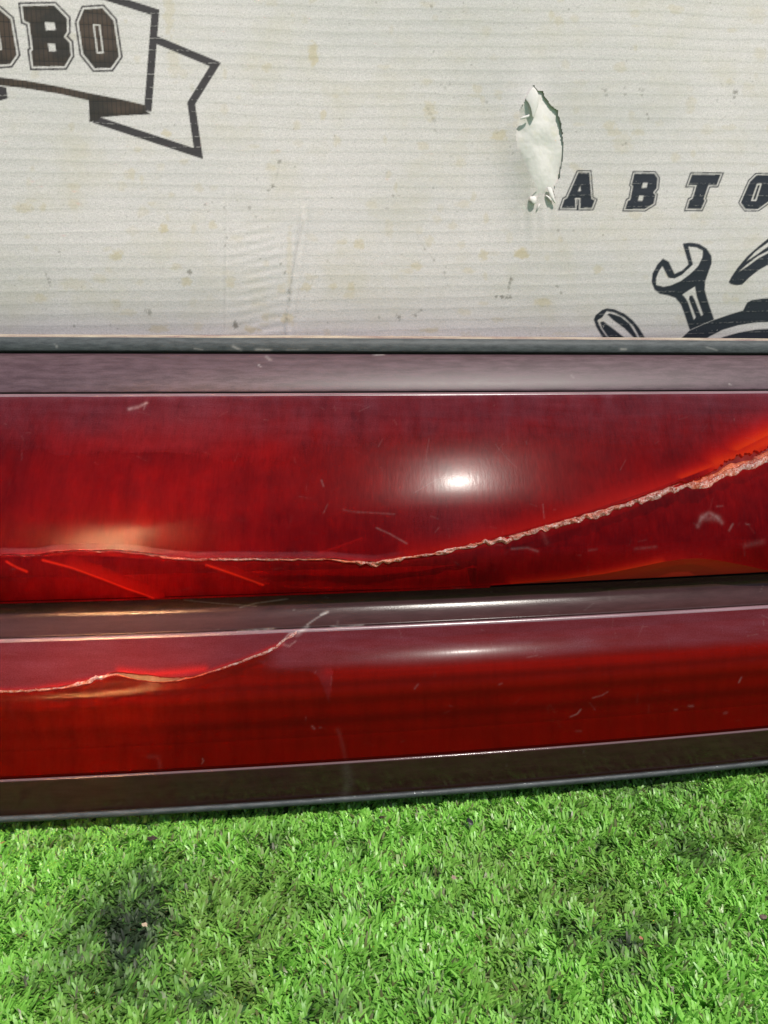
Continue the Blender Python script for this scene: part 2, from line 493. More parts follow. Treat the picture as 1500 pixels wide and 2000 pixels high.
# stepped reflectors that show through the lenses
def reflector(name, key, r_lo, r_hi, depth, steps, amp):
    qq = pr[key]
    sel = (qq[:, 0] <= r_lo) & (qq[:, 0] >= r_hi)
    r, Y, Z, n = qq[sel].T
    d = np.full(len(r), depth)
    if steps:
        S = np.array(sorted(steps, reverse=True), float)
        for a, b in zip(S[:-1], S[1:]):
            m = (r <= a) & (r > b)
            d[m] += amp * np.sin(2 * np.pi * ((a - r[m]) / (a - b)))
    d = d * np.clip((r_lo - r) / 45 + .25, 0, 1)
    Yd, Zd = Y + d * np.cos(n), Z - d * np.sin(n) * .6
    P = sweep_pts(xs_lo, Yd, Zd).reshape(-1, 3)
    at = {'surf': np.stack([P[:, 0], P[:, 2], P[:, 0] * 0], 1)}
    return part(name, P, M_REFL, panel, at, grid_faces(len(r), len(xs_lo)), smooth=True)
reflector('upper_reflector', 'lens_up', 1156, 800, .010, None, 0)
reflector('lower_reflector', 'lens_low', 1482, 1240, .008, [1482, 1438, 1398, 1358, 1316, 1280, 1240], .0005)

# ---- cracked lenses
CR_UP = np.array([(-400, 1090), (-100, 1088), (0, 1085), (63, 1086), (78, 1085), (100, 1080), (150, 1077), (233, 1077), (283, 1082), (333, 1089), (383, 1093), (440, 1092), (500, 1092), (560, 1093), (643, 1092),
                  (680, 1096), (733, 1099), (783, 1091), (833, 1085), (883, 1074), (933, 1062), (1000, 1047), (1067, 1029), (1133, 1010), (1173, 999), (1233, 981), (1283, 962), (1330, 944), (1350, 949), (1376, 948),
                  (1400, 938), (1420, 926), (1445, 914), (1475, 908), (1500, 900), (1560, 872), (1700, 840), (2200, 800)], float)
# the raised lower rim of the broken strip, and the crack in the lower lens
RIM = np.array([(960, 1143.5), (1000, 1141), (1100, 1130), (1180, 1118), (1240, 1106), (1290, 1096), (1330, 1090), (1362, 1088.5), (1400, 1092), (1450, 1101), (1500, 1111), (1600, 1124), (1720, 1122), (2200, 1080)], float)
CR_LO = np.array([(-500, 1356), (0, 1351), (30, 1350), (60, 1350), (95, 1346), (130, 1342), (165, 1333), (200, 1323), (226, 1318), (240, 1320), (270, 1328), (310, 1332), (350, 1329), (380, 1322), (410, 1313),
                  (450, 1299), (480, 1288), (510, 1277), (540, 1263), (556, 1249), (570, 1241), (582, 1236), (600, 1235.4)], float)
GLOW = [  # bright crack lines, plus light at broken edges painted in: polyline, half width, strength, one-sided (+1 only above the line, -1 only below, 0 both)
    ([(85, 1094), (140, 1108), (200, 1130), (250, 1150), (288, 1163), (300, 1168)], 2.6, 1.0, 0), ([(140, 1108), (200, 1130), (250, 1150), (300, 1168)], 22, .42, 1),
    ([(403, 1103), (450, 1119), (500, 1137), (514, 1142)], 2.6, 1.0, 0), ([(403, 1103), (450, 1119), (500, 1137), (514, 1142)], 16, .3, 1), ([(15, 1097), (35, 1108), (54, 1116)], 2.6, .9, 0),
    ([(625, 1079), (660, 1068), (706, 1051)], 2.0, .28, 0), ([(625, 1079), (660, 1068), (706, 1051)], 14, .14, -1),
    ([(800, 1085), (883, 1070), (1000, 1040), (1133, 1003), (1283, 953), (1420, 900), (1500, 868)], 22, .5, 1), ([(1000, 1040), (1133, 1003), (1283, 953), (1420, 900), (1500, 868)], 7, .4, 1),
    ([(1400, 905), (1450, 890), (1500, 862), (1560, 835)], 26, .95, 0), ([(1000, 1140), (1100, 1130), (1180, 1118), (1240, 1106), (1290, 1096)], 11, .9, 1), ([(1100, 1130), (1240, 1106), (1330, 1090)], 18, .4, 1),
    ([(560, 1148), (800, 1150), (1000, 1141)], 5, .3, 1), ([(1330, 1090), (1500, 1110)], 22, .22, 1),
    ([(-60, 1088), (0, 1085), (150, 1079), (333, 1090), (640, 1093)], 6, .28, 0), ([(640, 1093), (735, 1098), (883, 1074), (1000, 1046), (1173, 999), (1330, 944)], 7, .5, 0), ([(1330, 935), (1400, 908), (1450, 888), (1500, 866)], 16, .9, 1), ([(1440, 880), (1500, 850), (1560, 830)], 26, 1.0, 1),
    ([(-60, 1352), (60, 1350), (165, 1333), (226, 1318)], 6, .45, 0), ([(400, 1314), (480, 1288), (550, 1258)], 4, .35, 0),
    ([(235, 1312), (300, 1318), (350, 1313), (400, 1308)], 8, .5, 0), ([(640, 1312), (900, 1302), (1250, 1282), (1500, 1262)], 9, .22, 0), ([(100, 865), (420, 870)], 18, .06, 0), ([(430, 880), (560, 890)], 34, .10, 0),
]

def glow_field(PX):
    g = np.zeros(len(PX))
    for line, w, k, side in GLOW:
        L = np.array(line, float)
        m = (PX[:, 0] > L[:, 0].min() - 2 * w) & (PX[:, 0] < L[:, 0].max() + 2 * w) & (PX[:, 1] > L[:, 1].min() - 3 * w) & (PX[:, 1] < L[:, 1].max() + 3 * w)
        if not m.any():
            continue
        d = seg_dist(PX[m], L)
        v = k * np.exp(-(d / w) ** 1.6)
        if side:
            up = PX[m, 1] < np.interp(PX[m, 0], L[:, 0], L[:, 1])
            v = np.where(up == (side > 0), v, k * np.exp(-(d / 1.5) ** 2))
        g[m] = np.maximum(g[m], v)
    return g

def haze_up(PX, cr):
    n = fbm(PX[:, 0] / 160, PX[:, 1] / 30, 3)
    n2 = fbm(PX[:, 0] / 22, PX[:, 1] / 60, 9)
    h = 0.46 * sstep(915, 785, cr + 40 * (n - .5)) + 0.26 * sstep(782, 772, cr) + .10 * sstep(1150, 900, cr)
    h *= 0.55 + 0.75 * n2
    # whitened strip just above the crack on its left half
    crk = np.interp(PX[:, 0], CR_UP[:, 0], CR_UP[:, 1])
    d = crk - PX[:, 1]
    h += .55 * sstep(17, 12, d) * sstep(-2, 1, d) * sstep(840, 700, PX[:, 0]) * (0.6 + .6 * n2)
    h += .26 * np.exp(-((PX[:, 1] - 1015) / 60) ** 2 - ((PX[:, 0] - 890) / 120) ** 2)
    return np.clip(h, 0, 1)

def haze_lo(PX, cr):
    n = fbm(PX[:, 0] / 60, PX[:, 1] / 14, 21)
    n2 = fbm(PX[:, 0] / 200, PX[:, 1] / 90, 33)
    edge = 1298 + 10 * (n2 - .5)
    h = sstep(edge + 14, edge - 14, cr) * (0.50 + 0.5 * n)
    h += .25 * sstep(1232, 1227, cr)
    crk = np.interp(PX[:, 0], CR_LO[:, 0], CR_LO[:, 1])
    left = PX[:, 0] < 560
    above = PX[:, 1] < crk - 1
    h = np.where(left, np.where(above, np.maximum(h, (.62 + .35 * n) * sstep(-14, 20, crk - PX[:, 1] + 10)), h * sstep(500, 560, PX[:, 0])), h)
    # peeling film that hangs down like a torn fold
    film = inside(PX, [(500, 1290), (525, 1302), (560, 1308), (605, 1310), (622, 1322), (632, 1345), (642, 1372), (648, 1345), (650, 1310), (640, 1290)])
    h = np.maximum(h, film * (.16 + .3 * n))
    return np.clip(h * .80, 0, 1)

def lens_strip(key, x, lo, hi, nrows, haze_fn, disp, wall_lo=None, wall_hi=None):
    """one piece of lens between the centre-rows lo and hi (per column); returns verts, faces, attrs"""
    qq = pr[key][::-1]                    # rows ascending for np.interp
    s = np.linspace(0, 1, nrows)
    CRr = lo[None, :] + (hi - lo)[None, :] * s[:, None]
    Y = np.interp(CRr, qq[:, 0], qq[:, 1])
    Z = np.interp(CRr, qq[:, 0], qq[:, 2])
    n = np.interp(CRr, qq[:, 0], qq[:, 3])
    P = np.stack([np.broadcast_to(x, Y.shape), Y + plan(x)[None, :], Z], 2)
    PX = proj(P.reshape(-1, 3))
    d = disp(PX, CRr.ravel()).reshape(Y.shape)
    P[..., 1] -= d * np.cos(n)
    P[..., 2] += d * np.sin(n)
    V = [P.reshape(-1, 3)]
    Fc = [grid_faces(nrows, len(x))]
    hz = [haze_fn(PX, CRr.ravel())]
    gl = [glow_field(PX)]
    sc = [scuff_field(PX)]
    off = nrows * len(x)
    for wall, row, flip in ((wall_lo, 0, True), (wall_hi, nrows - 1, False)):
        if wall is None:
            continue
        edge = P[row]
        nn = n[row]
        inn = edge.copy()
        inn[:, 1] += wall * np.cos(nn)
        inn[:, 2] -= wall * np.sin(nn)
        V += [inn, edge] if flip else [edge, inn]
        Fc.append(grid_faces(2, len(x), off))
        off += 2 * len(x)
        hz.append(np.zeros(2 * len(x)))
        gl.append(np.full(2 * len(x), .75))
        sc.append(np.full(2 * len(x), .12))
    V = np.concatenate(V)
    at = {'surf': np.stack([V[:, 0], V[:, 2] + .35 * V[:, 1], V[:, 0] * 0], 1), 'haze': np.concatenate(hz), 'glow': np.concatenate(gl), 'scuff': np.concatenate(sc), 'lower': np.full(len(V), float(key == 'lens_low'))}
    return V, np.concatenate(Fc), at

def centre_row(key, x, line):
    """for each column x: the centre-row whose point lands on the photo polyline"""
    qq = pr[key]
    res = np.zeros(len(x))
    for i, xx in enumerate(x):
        P = np.stack([np.full(len(qq), xx), qq[:, 1] + plan(xx), qq[:, 2]], 1)
        PX = proj(P)
        dlt = PX[:, 1] - np.interp(PX[:, 0], line[:, 0], line[:, 1])   # falls as rows go up
        res[i] = np.interp(0, dlt[::-1], qq[::-1, 0])
    return res

jag = lambda x, a, s: a * (fbm(x * 1500 / .36 / s, x * 0, 51, 4) - .5)
c_up = centre_row('lens_up', xs, CR_UP) + jag(xs, 3.0, 9)
rim = np.minimum(centre_row('lens_up', xs, RIM), 1156.0)
rim = np.where(xs < (960 - 750) / F * .37, 1156.0, rim)
px_of = 750 + F * xs / (.375 + plan(xs))
gap_up = np.interp(px_of, [-300, 0, 80, 120, 300, 370, 450, 640, 680, 760, 820, 1000, 1250, 1330, 1345, 1400, 1440, 1500, 1900], [1, 1.2, 2.5, 1.6, 3, 2, 2.4, 2.6, 2, 3, 1.5, 3, 4.5, 4, 14, 24, 25, 26, 8]) * (0.7 + .6 * fbm(xs * 900, xs * 0, 77))
proud = np.interp(px_of, [-300, 0, 300, 650, 800, 1100, 1330, 1450, 1900], [.5, .6, 1.0, .7, .3, .4, .8, 1.0, .8]) * 1e-3

def bulge(PX, cr):
    t_ = np.clip((330 - PX[:, 0]) / 480, 0, 1.3)
    return .0013 * t_ ** 1.3 * sstep(800, 900, cr) * sstep(1154, 1120, cr)

def disp_a(PX, cr):
    crk = np.interp(PX[:, 0], CR_UP[:, 0], CR_UP[:, 1])
    return bulge(PX, cr) + np.interp(PX[:, 0], px_of, proud) * np.exp(-np.clip(crk - PX[:, 1], 0, 400) / 26)

def disp_b(PX, cr):
    crk = np.interp(PX[:, 0], CR_UP[:, 0], CR_UP[:, 1])
    d = np.clip(PX[:, 1] - crk, 0, 400)
    lift = np.interp(PX[:, 0], [-300, 150, 330, 700, 1000, 1330, 1500, 1900], [-.3, .5, .1, -.3, -.4, -.5, -.2, 0]) * 1e-3 * np.exp(-d / 26)
    rr = np.interp(PX[:, 0], RIM[:, 0], RIM[:, 1])
    up = sstep(1000, 1250, PX[:, 0]) * np.exp(-np.clip(rr - PX[:, 1], 0, 300) / 22) * 1.5e-3
    return lift + up + bulge(PX, cr)

top_row = np.full(len(xs), 772.0)
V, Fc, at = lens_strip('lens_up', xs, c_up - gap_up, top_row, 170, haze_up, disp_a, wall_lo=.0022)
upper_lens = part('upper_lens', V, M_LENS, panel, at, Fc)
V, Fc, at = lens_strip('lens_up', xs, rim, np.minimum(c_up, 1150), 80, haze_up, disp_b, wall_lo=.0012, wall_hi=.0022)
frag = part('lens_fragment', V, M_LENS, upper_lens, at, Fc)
frag['label'] = 'broken lower strip of the upper lens with a lifted rim'
# dark inner rim that shows under the lifted edge
xr = xs[xs > (930 - 750) / F * .37]
V, Fc, at = lens_strip('lens_up', xr, np.full(len(xr), 1155.5), np.full(len(xr), 1080.0), 40, lambda P, c: np.zeros(len(P)), lambda P, c: np.full(len(P), -.0016))
at['glow'][:] = 0
t = MT('inner_red_rim')
p = t.n('BsdfPrincipled', {'Base Color': (.36, .018, .008), 'Roughness': .35, 'Specular IOR Level': .25})
M_RIM = t.surf(p.outputs[0])
part('inner_rim', V, M_RIM, upper_lens, at, Fc)

# lower lens: split left of px 600, whole to the right of it
c_lo = centre_row('lens_low', xs, CR_LO)
c_lo = np.maximum(c_lo, 1233)
split = sstep(604, 585, px_of)
c_lo = c_lo + jag(xs, 2.5, 8) * split
gap_lo = np.interp(px_of, [-300, 0, 60, 100, 200, 228, 250, 320, 385, 405, 450, 520, 585], [2, 2, 1.5, 2, 3, 1.5, 5, 12, 5, 1.5, 1, 1, .2]) * split
def disp_lo_a(PX, cr):
    crk = np.interp(PX[:, 0], CR_LO[:, 0], CR_LO[:, 1])
    return .0007 * np.exp(-np.clip(crk - PX[:, 1], 0, 300) / 18) * sstep(590, 520, PX[:, 0])
def disp_lo_b(PX, cr):
    crk = np.interp(PX[:, 0], CR_LO[:, 0], CR_LO[:, 1])
    return .0005 * np.exp(-np.clip(PX[:, 1] - crk, 0, 300) / 18) * np.exp(-((PX[:, 0] - 320) / 80) ** 2)
iL = px_of < 606
xl = xs[iL]
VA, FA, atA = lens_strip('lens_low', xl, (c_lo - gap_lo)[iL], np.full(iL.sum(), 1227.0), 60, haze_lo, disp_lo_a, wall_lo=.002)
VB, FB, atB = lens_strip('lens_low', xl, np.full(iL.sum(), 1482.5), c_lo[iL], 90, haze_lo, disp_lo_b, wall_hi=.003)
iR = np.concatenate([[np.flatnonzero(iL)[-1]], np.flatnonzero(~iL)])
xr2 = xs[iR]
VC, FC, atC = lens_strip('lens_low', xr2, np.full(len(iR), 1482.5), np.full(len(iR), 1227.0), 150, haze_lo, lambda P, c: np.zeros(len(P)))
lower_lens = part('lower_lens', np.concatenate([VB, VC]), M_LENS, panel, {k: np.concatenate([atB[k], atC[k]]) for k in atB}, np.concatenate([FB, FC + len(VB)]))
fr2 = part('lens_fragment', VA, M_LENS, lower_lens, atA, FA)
fr2['label'] = 'hazed broken upper corner of the lower lens'

# ---- crumbled fracture ridges along the cracks
def lens_at(key, px, py):
    qq = pr[key]
    x = (px - 750) / F * .38
    for _ in range(5):
        P = np.stack([np.full(len(qq), x), qq[:, 1] + plan(x), qq[:, 2]], 1)
        PX = proj(P)
        cr = np.interp(py, PX[::-1, 1], qq[::-1, 0])
        Y = np.interp(cr, qq[::-1, 0], qq[::-1, 1]) + plan(x)
        Z = np.interp(cr, qq[::-1, 0], qq[::-1, 2])
        n = np.interp(cr, qq[::-1, 0], qq[::-1, 3])
        x += (px - proj(np.array([[x, Y, Z]]))[0, 0]) / F * Y
    return np.array([x, Y, Z]), np.array([0, -math.cos(n), math.sin(n)])

def ridge(name, key, line, spec, parent, lift=.0006, step=1.3, across=9, hgt=.0011):
    """spec: rows (px, half width above, half width below, paleness, amber)"""
    L = np.array(line, float)
    S = np.array(spec, float)
    px = np.arange(S[0, 0], S[-1, 0], step)
    py = np.interp(px, L[:, 0], L[:, 1])
    wa, wb, pale, amb = (np.interp(px, S[:, 0], S[:, k]) for k in (1, 2, 3, 4))
    V, PA, AM = [], [], []
    for i, (a, b) in enumerate(zip(px, py)):
        va = wa[i] * (1.15 if wa[i] < 10 else .8) * (.45 + 1.1 * vnoise(np.array([a / 13.0]), np.array([1.0]), 3)[0])
        vb = wb[i] * 1.3 * (.35 + 1.3 * vnoise(np.array([a / 11.0]), np.array([5.0]), 4)[0])
        for k in range(across):
            f = k / (across - 1)
            yy = b + vb - (va + vb) * f
            P, n = lens_at(key, a + random.uniform(-.5, .5), yy)
            bell = math.sin(math.pi * f) ** .6
            ch = vnoise(np.array([a / 7.5 + .3 * k]), np.array([f * 2.6]), 23)[0] - .45 + .12 * random.uniform(-1, 1)
            h = -.0009 * (1 - bell) + lift * bell + bell * hgt * 1.3 * ch * min(1, (wa[i] + wb[i]) / 9)
            wide = sstep(10, 16, wa[i] + wb[i])
            h -= wide * .0016 * sstep(.50, .62, f)
            V.append(P + n * h)
            PA.append((1 - .85 * wide * sstep(.48, .6, f)) * np.clip(pale[i] * (.3 + 1.2 * vnoise(np.array([a / 14.0]), np.array([f * 2.0]), 8)[0]), 0, 1))
            AM.append(np.clip(amb[i] * (.2 + 1.4 * vnoise(np.array([a / 18.0]), np.array([f * 2.0 + 9]), 12)[0]), 0, 1))
    V = np.array(V)
    n, m = len(px), across
    j, i = np.meshgrid(np.arange(n - 1), np.arange(m - 1), indexing='ij')
    a = (j * m + i).ravel()
    fc = np.stack([a, a + m, a + m + 1, a + 1], 1)
    return part(name, V, M_CRUMB, parent, {'surf': V.copy(), 'pale': PA, 'amber': AM}, fc, smooth=False)

ridge('crack_edge', 'lens_up', CR_UP,
      [(-60, 1.5, 2.6, .9, .5), (70, 1.5, 3.0, .9, .6), (100, 1, 2.2, .9, .1), (200, .2, 1.8, .9, 0), (300, .6, 2.0, .8, .1), (380, 2.5, 2.5, .8, .2), (500, 2, 2, .7, .3), (640, 2, 2, .5, .8), (670, 2, 4, .3, 1),
       (735, 4, 6, .5, 1), (800, 3, 3, .6, 1), (900, 4.5, 4, .75, 1), (960, 4.5, 7, .9, .8), (1010, 4.5, 8.5, 1, .6), (1080, 4, 6.5, .9, .6), (1180, 4.5, 7.5, .9, .5), (1270, 4.5, 8, 1, .35), (1330, 5, 9.5, 1, .2), (1345, 15, 5, .75, .8),
       (1385, 22, 6, .75, 1), (1410, 23, 6, .8, .9), (1440, 23, 7, 1, .7), (1470, 24, 7, 1, .5), (1490, 22, 5, .9, .7), (1510, 18, 4, .8, .7), (1640, 6, 4, .8, .4)], upper_lens)
ridge('crack_edge', 'lens_low', CR_LO,
      [(-60, 4, 2, 1, .6), (60, 5, 2, 1, .6), (100, 3, 2, 1, .5), (135, 2, 2, .8, .4), (165, 7, 4, 1, .5), (200, 7, 3, 1, .6), (225, 3, 3, .8, .9), (245, 1, 1.4, .2, 1), (300, .6, 1.2, .2, 1), (380, 1, 1.2, .3, 1), (405, 1.5, 2, .7, .6),
       (450, 2, 2.2, .8, .2), (500, 2, 2.2, .8, .1), (545, 3, 3, 1, 0), (566, 5, 3, 1, 0), (580, 3, 2, 1, 0)], lower_lens)

# ------------------------------------------------------------------ ground and turf
t = MT('turf_backing')
v = t.n('TexCoord').outputs['Object']
k = t.noise(v, 220, 4, .7)
k2 = t.noise(v, 30, 4, .6)
c = t.mix(k, (.012, .04, .010), (.05, .15, .03))
c = t.mix(t.ramp(k2, (.5, 0.0), (.7, .5)), c, (.03, .03, .02))
M_BACK = t.surf(t.n('BsdfPrincipled', {'Base Color': c, 'Roughness': .9}).outputs[0])
t = MT('far_turf')
v = t.n('TexCoord').outputs['Object']
k = t.noise(v, 400, 4, .7)
c = t.mix(k, (.03, .13, .02), (.14, .42, .07))
M_FAR = t.surf(t.n('BsdfPrincipled', {'Base Color': c, 'Roughness': .8}).outputs[0])
g = make_mesh('ground', [(-8, -12, -.004), (8, -12, -.004), (8, 2, -.004), (-8, 2, -.004)], [(0, 1, 2, 3)], M_FAR)
tag(g, kind='structure')
g = make_mesh('turf_mat', [(-.52, -.04, 0), (.54, -.04, 0), (.54, .62, 0), (-.52, .62, 0)], [(0, 1, 2, 3)], M_BACK)
tag(g, kind='structure')

def ground_at(px, py, z=.005):
    d = ray(px, py)
    k = (z - HC) / d[2]
    return np.array([d[0] * k, d[1] * k, z])

# (px, py, rx, ry, strength, brownness) of oily and dirty patches
DIRT = [(245, 1795, 95, 95, .88, .0), (225, 1865, 90, 75, .75, .1), (262, 1745, 65, 60, .8, .1), (200, 1830, 80, 70, .65, .2), (255, 1925, 80, 50, .6, .25), (120, 1890, 60, 40, .4, .3), (285, 1755, 45, 45, .6, .2), (230, 1730, 55, 35, .45, .4), (310, 1900, 60, 40, .5, .3), (390, 1950, 45, 40, .65, .2), (470, 1930, 40, 55, .6, .8),
        (1352, 1652, 44, 30, .62, .1), (1375, 1672, 36, 20, .5, .1), (1320, 1610, 40, 30, .4, .2), (1220, 1540, 60, 22, .40, .0), (1310, 1530, 60, 20, .55, .2), (1345, 1525, 20, 14, .6, .3), (1440, 1625, 60, 40, .42, .9), (1475, 1600, 40, 40, .3, .9),
        (1188, 1642, 22, 10, .75, .1), (1112, 1808, 22, 30, .8, .3), (1215, 1838, 40, 26, .8, .1), (1275, 1800, 34, 22, .6, .3), (1240, 1890, 40, 24, .5, .2), (1370, 1820, 60, 22, .4, .3), (1040, 1884, 24, 10, .8, .1), (1200, 1950, 30, 12, .5, .1),
        (1040, 1975, 50, 30, .5, .2), (1170, 1720, 34, 12, .6, .4), (720, 1880, 120, 40, .22, .5), (620, 1760, 60, 24, .42, .4), (680, 1770, 60, 12, .35, .3), (540, 1640, 20, 26, .5, .4), (690, 1650, 20, 22, .45, .3), (840, 1705, 30, 12, .5, .5), (900, 1770, 60, 20, .4, .4),
        (380, 1700, 40, 20, .4, .4), (650, 1960, 60, 30, .5, .1), (60, 1915, 40, 26, .5, .4), (30, 1760, 30, 20, .3, .3), (840, 1950, 80, 30, .3, .4), (980, 1570, 30, 8, .4, .6), (120, 1640, 60, 14, .3, .7), (190, 1612, 40, 8, .3, .9)]
DW = []
for (a, b, rx, ry, s, br) in DIRT:
    c0 = ground_at(a, b)
    ex = ground_at(a + rx, b)[0] - c0[0]
    ey = (ground_at(a, b - ry)[1] - ground_at(a, b + ry)[1]) / 2
    DW.append((c0[0], c0[1], ex, ey, s, br))

def turf(name, x0, x1, y0, y1, dens, hole=None, big=1.0):
    n = int((x1 - x0) * (y1 - y0) * 1e4 * dens)
    bx = rng.uniform(x0, x1, n)
    by = rng.uniform(y0, y1, n)
    keep = np.ones(n, bool)
    if hole:
        keep &= ~((bx > hole[0]) & (bx < hole[1]) & (by > hole[2]) & (by < hole[3]))
    # thin under and behind the panel
    edge = Y_EDGE + .020 + plan(bx)
    keep &= by < edge
    bx, by = bx[keep], by[keep]
    n = len(bx)
    # tufts: rows of blades stitched together lean the same way
    tx, ty = np.round(bx / .0045), np.round(by / .0055)
    hsh = lambda a: (np.sin(tx * 12.9898 + ty * 78.233 + a) * 43758.5453) % 1
    ang = hsh(1.0) * 2 * np.pi + rng.normal(0, .8, n)
    bx += (hsh(4.) - .5) * .002
    lean = np.clip(rng.normal(1.05, .36, n), .1, 1.55)              # from vertical at the tip
    flow = fbm(bx * 30, by * 30, 61)
    dx = np.cos(ang) + .55 * (flow - .2)
    dy = np.sin(ang) + .30
    dl = np.hypot(dx, dy) + 1e-6
    dx, dy = dx / dl, dy / dl
    ln = rng.uniform(.0038, .0076, n) * big
    ln *= np.where(by > Y_EDGE - .006 + plan(bx), .55, 1.0)
    wd = rng.uniform(.00038, .00070, n) * big                      # half width
    dirt = np.zeros(n)
    brown = np.zeros(n)
    nz = fbm(bx * 140, by * 140, 41)
    for (cx, cy, ex, ey, s, br) in DW:
        r2 = ((bx - cx) / ex) ** 2 + ((by - cy) / ey) ** 2
        k = 1.15 * s * np.exp(-r2 * .55) * (.45 + 1.1 * nz)
        brown = np.where(k > dirt, br, brown)
        dirt = np.maximum(dirt, k)
    low = fbm(bx * 22, by * 22, 47)
    near = sstep(.33, .24, by)
    gen = np.clip((low - .49) * (1.1 + 1.2 * near), 0, .45)
    brown = np.where(gen > dirt, .55, brown)
    dirt = np.clip(np.maximum(dirt, gen) + rng.normal(0, .10, n), 0, 1)
    lean = np.clip(lean + .35 * dirt, .1, 1.6)
    ln *= 1 - .3 * dirt
    tone = rng.uniform(0, 1, n)
    colr = np.stack([.215 + .14 * tone, .55 + .17 * tone, .068 + .06 * tone], 1)
    dry = rng.uniform(0, 1, n) < .07
    colr[dry] = np.stack([.34 + .12 * tone[dry], .50 + .1 * tone[dry], .17 + .1 * tone[dry]], 1)
    thatch = rng.uniform(0, 1, n) < .05
    colr[thatch] = (.17, .19, .07)
    dcol = np.where(brown[:, None] > .5, np.array([.10, .095, .035]), np.array([.016, .026, .016]))
    colr = colr * (1 - np.clip(dirt, 0, .96)[:, None]) + dcol * np.clip(dirt, 0, .96)[:, None]
    S = 3
    tw = rng.normal(0, .5, n)
    V = np.zeros((n, (S + 1) * 2, 3))
    px_, py_, pz_ = bx.copy(), by.copy(), np.full(n, -.0005)
    for k in range(S + 1):
        f = k / S
        w = wd * (1 - .10 * f - .50 * max(0, f - .75) * 4 * .8)
        a = np.arctan2(dy, dx) + np.pi / 2 + tw * f
        V[:, 2 * k, 0], V[:, 2 * k, 1], V[:, 2 * k, 2] = px_ - w * np.cos(a), py_ - w * np.sin(a), pz_
        V[:, 2 * k + 1, 0], V[:, 2 * k + 1, 1], V[:, 2 * k + 1, 2] = px_ + w * np.cos(a), py_ + w * np.sin(a), pz_
        th = np.clip(lean * (.35 + .95 * f), 0, 1.75)
        st = ln / S
        px_ = px_ + dx * np.sin(th) * st
        py_ = py_ + dy * np.sin(th) * st
        pz_ = pz_ + np.cos(th) * st
    base = (np.arange(n) * (S + 1) * 2)[:, None]
    quads = np.concatenate([base + np.array([[2 * k, 2 * k + 1, 2 * k + 3, 2 * k + 2]]) for k in range(S)], 0)
    Vf = V.reshape(-1, 3)
    cv = np.repeat(colr, (S + 1) * 2, 0)
    dv = np.repeat(dirt, (S + 1) * 2)
    o = make_mesh(name, Vf, quads, M_BLADE, None, {'blade': cv, 'dirt': dv}, True)
    return o

t = MT('plastic_grass')
bc = t.attr('blade', True)
pb = t.n('BsdfPrincipled', {'Base Color': bc, 'Roughness': t.math('MULTIPLY_ADD', t.attr('dirt'), .2, .36), 'Specular IOR Level': .5})
tl = t.n('BsdfTranslucent', {'Color': bc})
M_BLADE = t.surf(t.n('MixShader', {0: .34, 1: pb.outputs[0], 2: tl.outputs[0]}).outputs[0])
V_BOX = (-.24, .27, .14, .46)
o = turf('artificial_turf', V_BOX[0], V_BOX[1], V_BOX[2], V_BOX[3], 140)
tag(o, 'bright green artificial turf with dark oily patches in front of the panel', 'turf', kind='stuff')
o = turf('artificial_turf', -.50, .52, -.02, .46, 46, hole=V_BOX, big=1.3)
tag(o, 'bright green artificial turf spreading out around the panel', 'turf', kind='stuff')

# small litter lying on the turf
def litter(name, label, cat, px, py, size, col, seed, flat=.35, rough=.8):
    r = random.Random(seed)
    c0 = ground_at(px, py, .0075)
    vs, fs = [], []
    n = 9
    for ring, (k, h) in enumerate(((.75, -.5), (1.0, 0), (.7, .45))):
        for i in range(n):
            a = 2 * math.pi * i / n
            rr = size * k * r.uniform(.6, 1.15)
            vs.append((rr * math.cos(a), rr * .7 * math.sin(a), size * flat * (h + r.uniform(-.25, .25))))
    for ring in range(2):
        for i in range(n):
            fs.append((ring * n + i, ring * n + (i + 1) % n, (ring + 1) * n + (i + 1) % n, (ring + 1) * n + i))
    fs.append(tuple(range(n))[::-1])
    fs.append(tuple(range(2 * n, 3 * n)))
    t = MT(name + '_surface')
    k = t.noise(t.n('TexCoord').outputs['Object'], 900, 4, .7)
    c = t.mix(k, tuple(x * .6 for x in col), tuple(min(1, x * 1.4) for x in col))
    m = t.surf(t.n('BsdfPrincipled', {'Base Color': c, 'Roughness': rough}).outputs[0])
    o = make_mesh(name, vs, fs, m, smooth=False)
    o.location = c0
    o.rotation_euler = (r.uniform(-.5, .5), r.uniform(-.5, .5), r.uniform(0, 6))
    return tag(o, label, cat)
litter('soil_crumb', 'round dark brown soil crumb on the turf near the panel edge', 'soil', 297, 1637, .0026, (.045, .032, .022), 1)
litter('rubber_chip', 'flat black rubber chip on clean bright turf', 'rubber chip', 918, 1604, .0026, (.02, .022, .022), 2, .2, .5)
litter('bark_flake', 'small dark brown bark flake close under the panel lip', 'bark', 745, 1596, .0019, (.05, .03, .02), 3)
litter('leaf_scrap', 'pale tan dry leaf scrap lying on green blades', 'leaf', 790, 1689, .0012, (.40, .30, .20), 4, .15)
litter('leaf_scrap', 'pinkish curled dry leaf scrap between green blades', 'leaf', 886, 1713, .0015, (.30, .21, .16), 5, .2)
litter('leaf_scrap', 'torn pale leaf scrap beside the black oil patch', 'leaf', 283, 1806, .0013, (.42, .32, .22), 6, .2)
litter('pebble', 'small grey brown pebble nestled in the turf', 'pebble', 1490, 1791, .0021, (.16, .11, .09), 7, .6)
litter('wood_splinter', 'tiny orange brown wood splinter in dirty turf', 'splinter', 1252, 1832, .0011, (.35, .14, .08), 8, .2)
litter('leaf_scrap', 'tiny ochre leaf scrap beneath the rubber bead', 'leaf', 5, 1645, .0018, (.45, .27, .10), 9, .2)

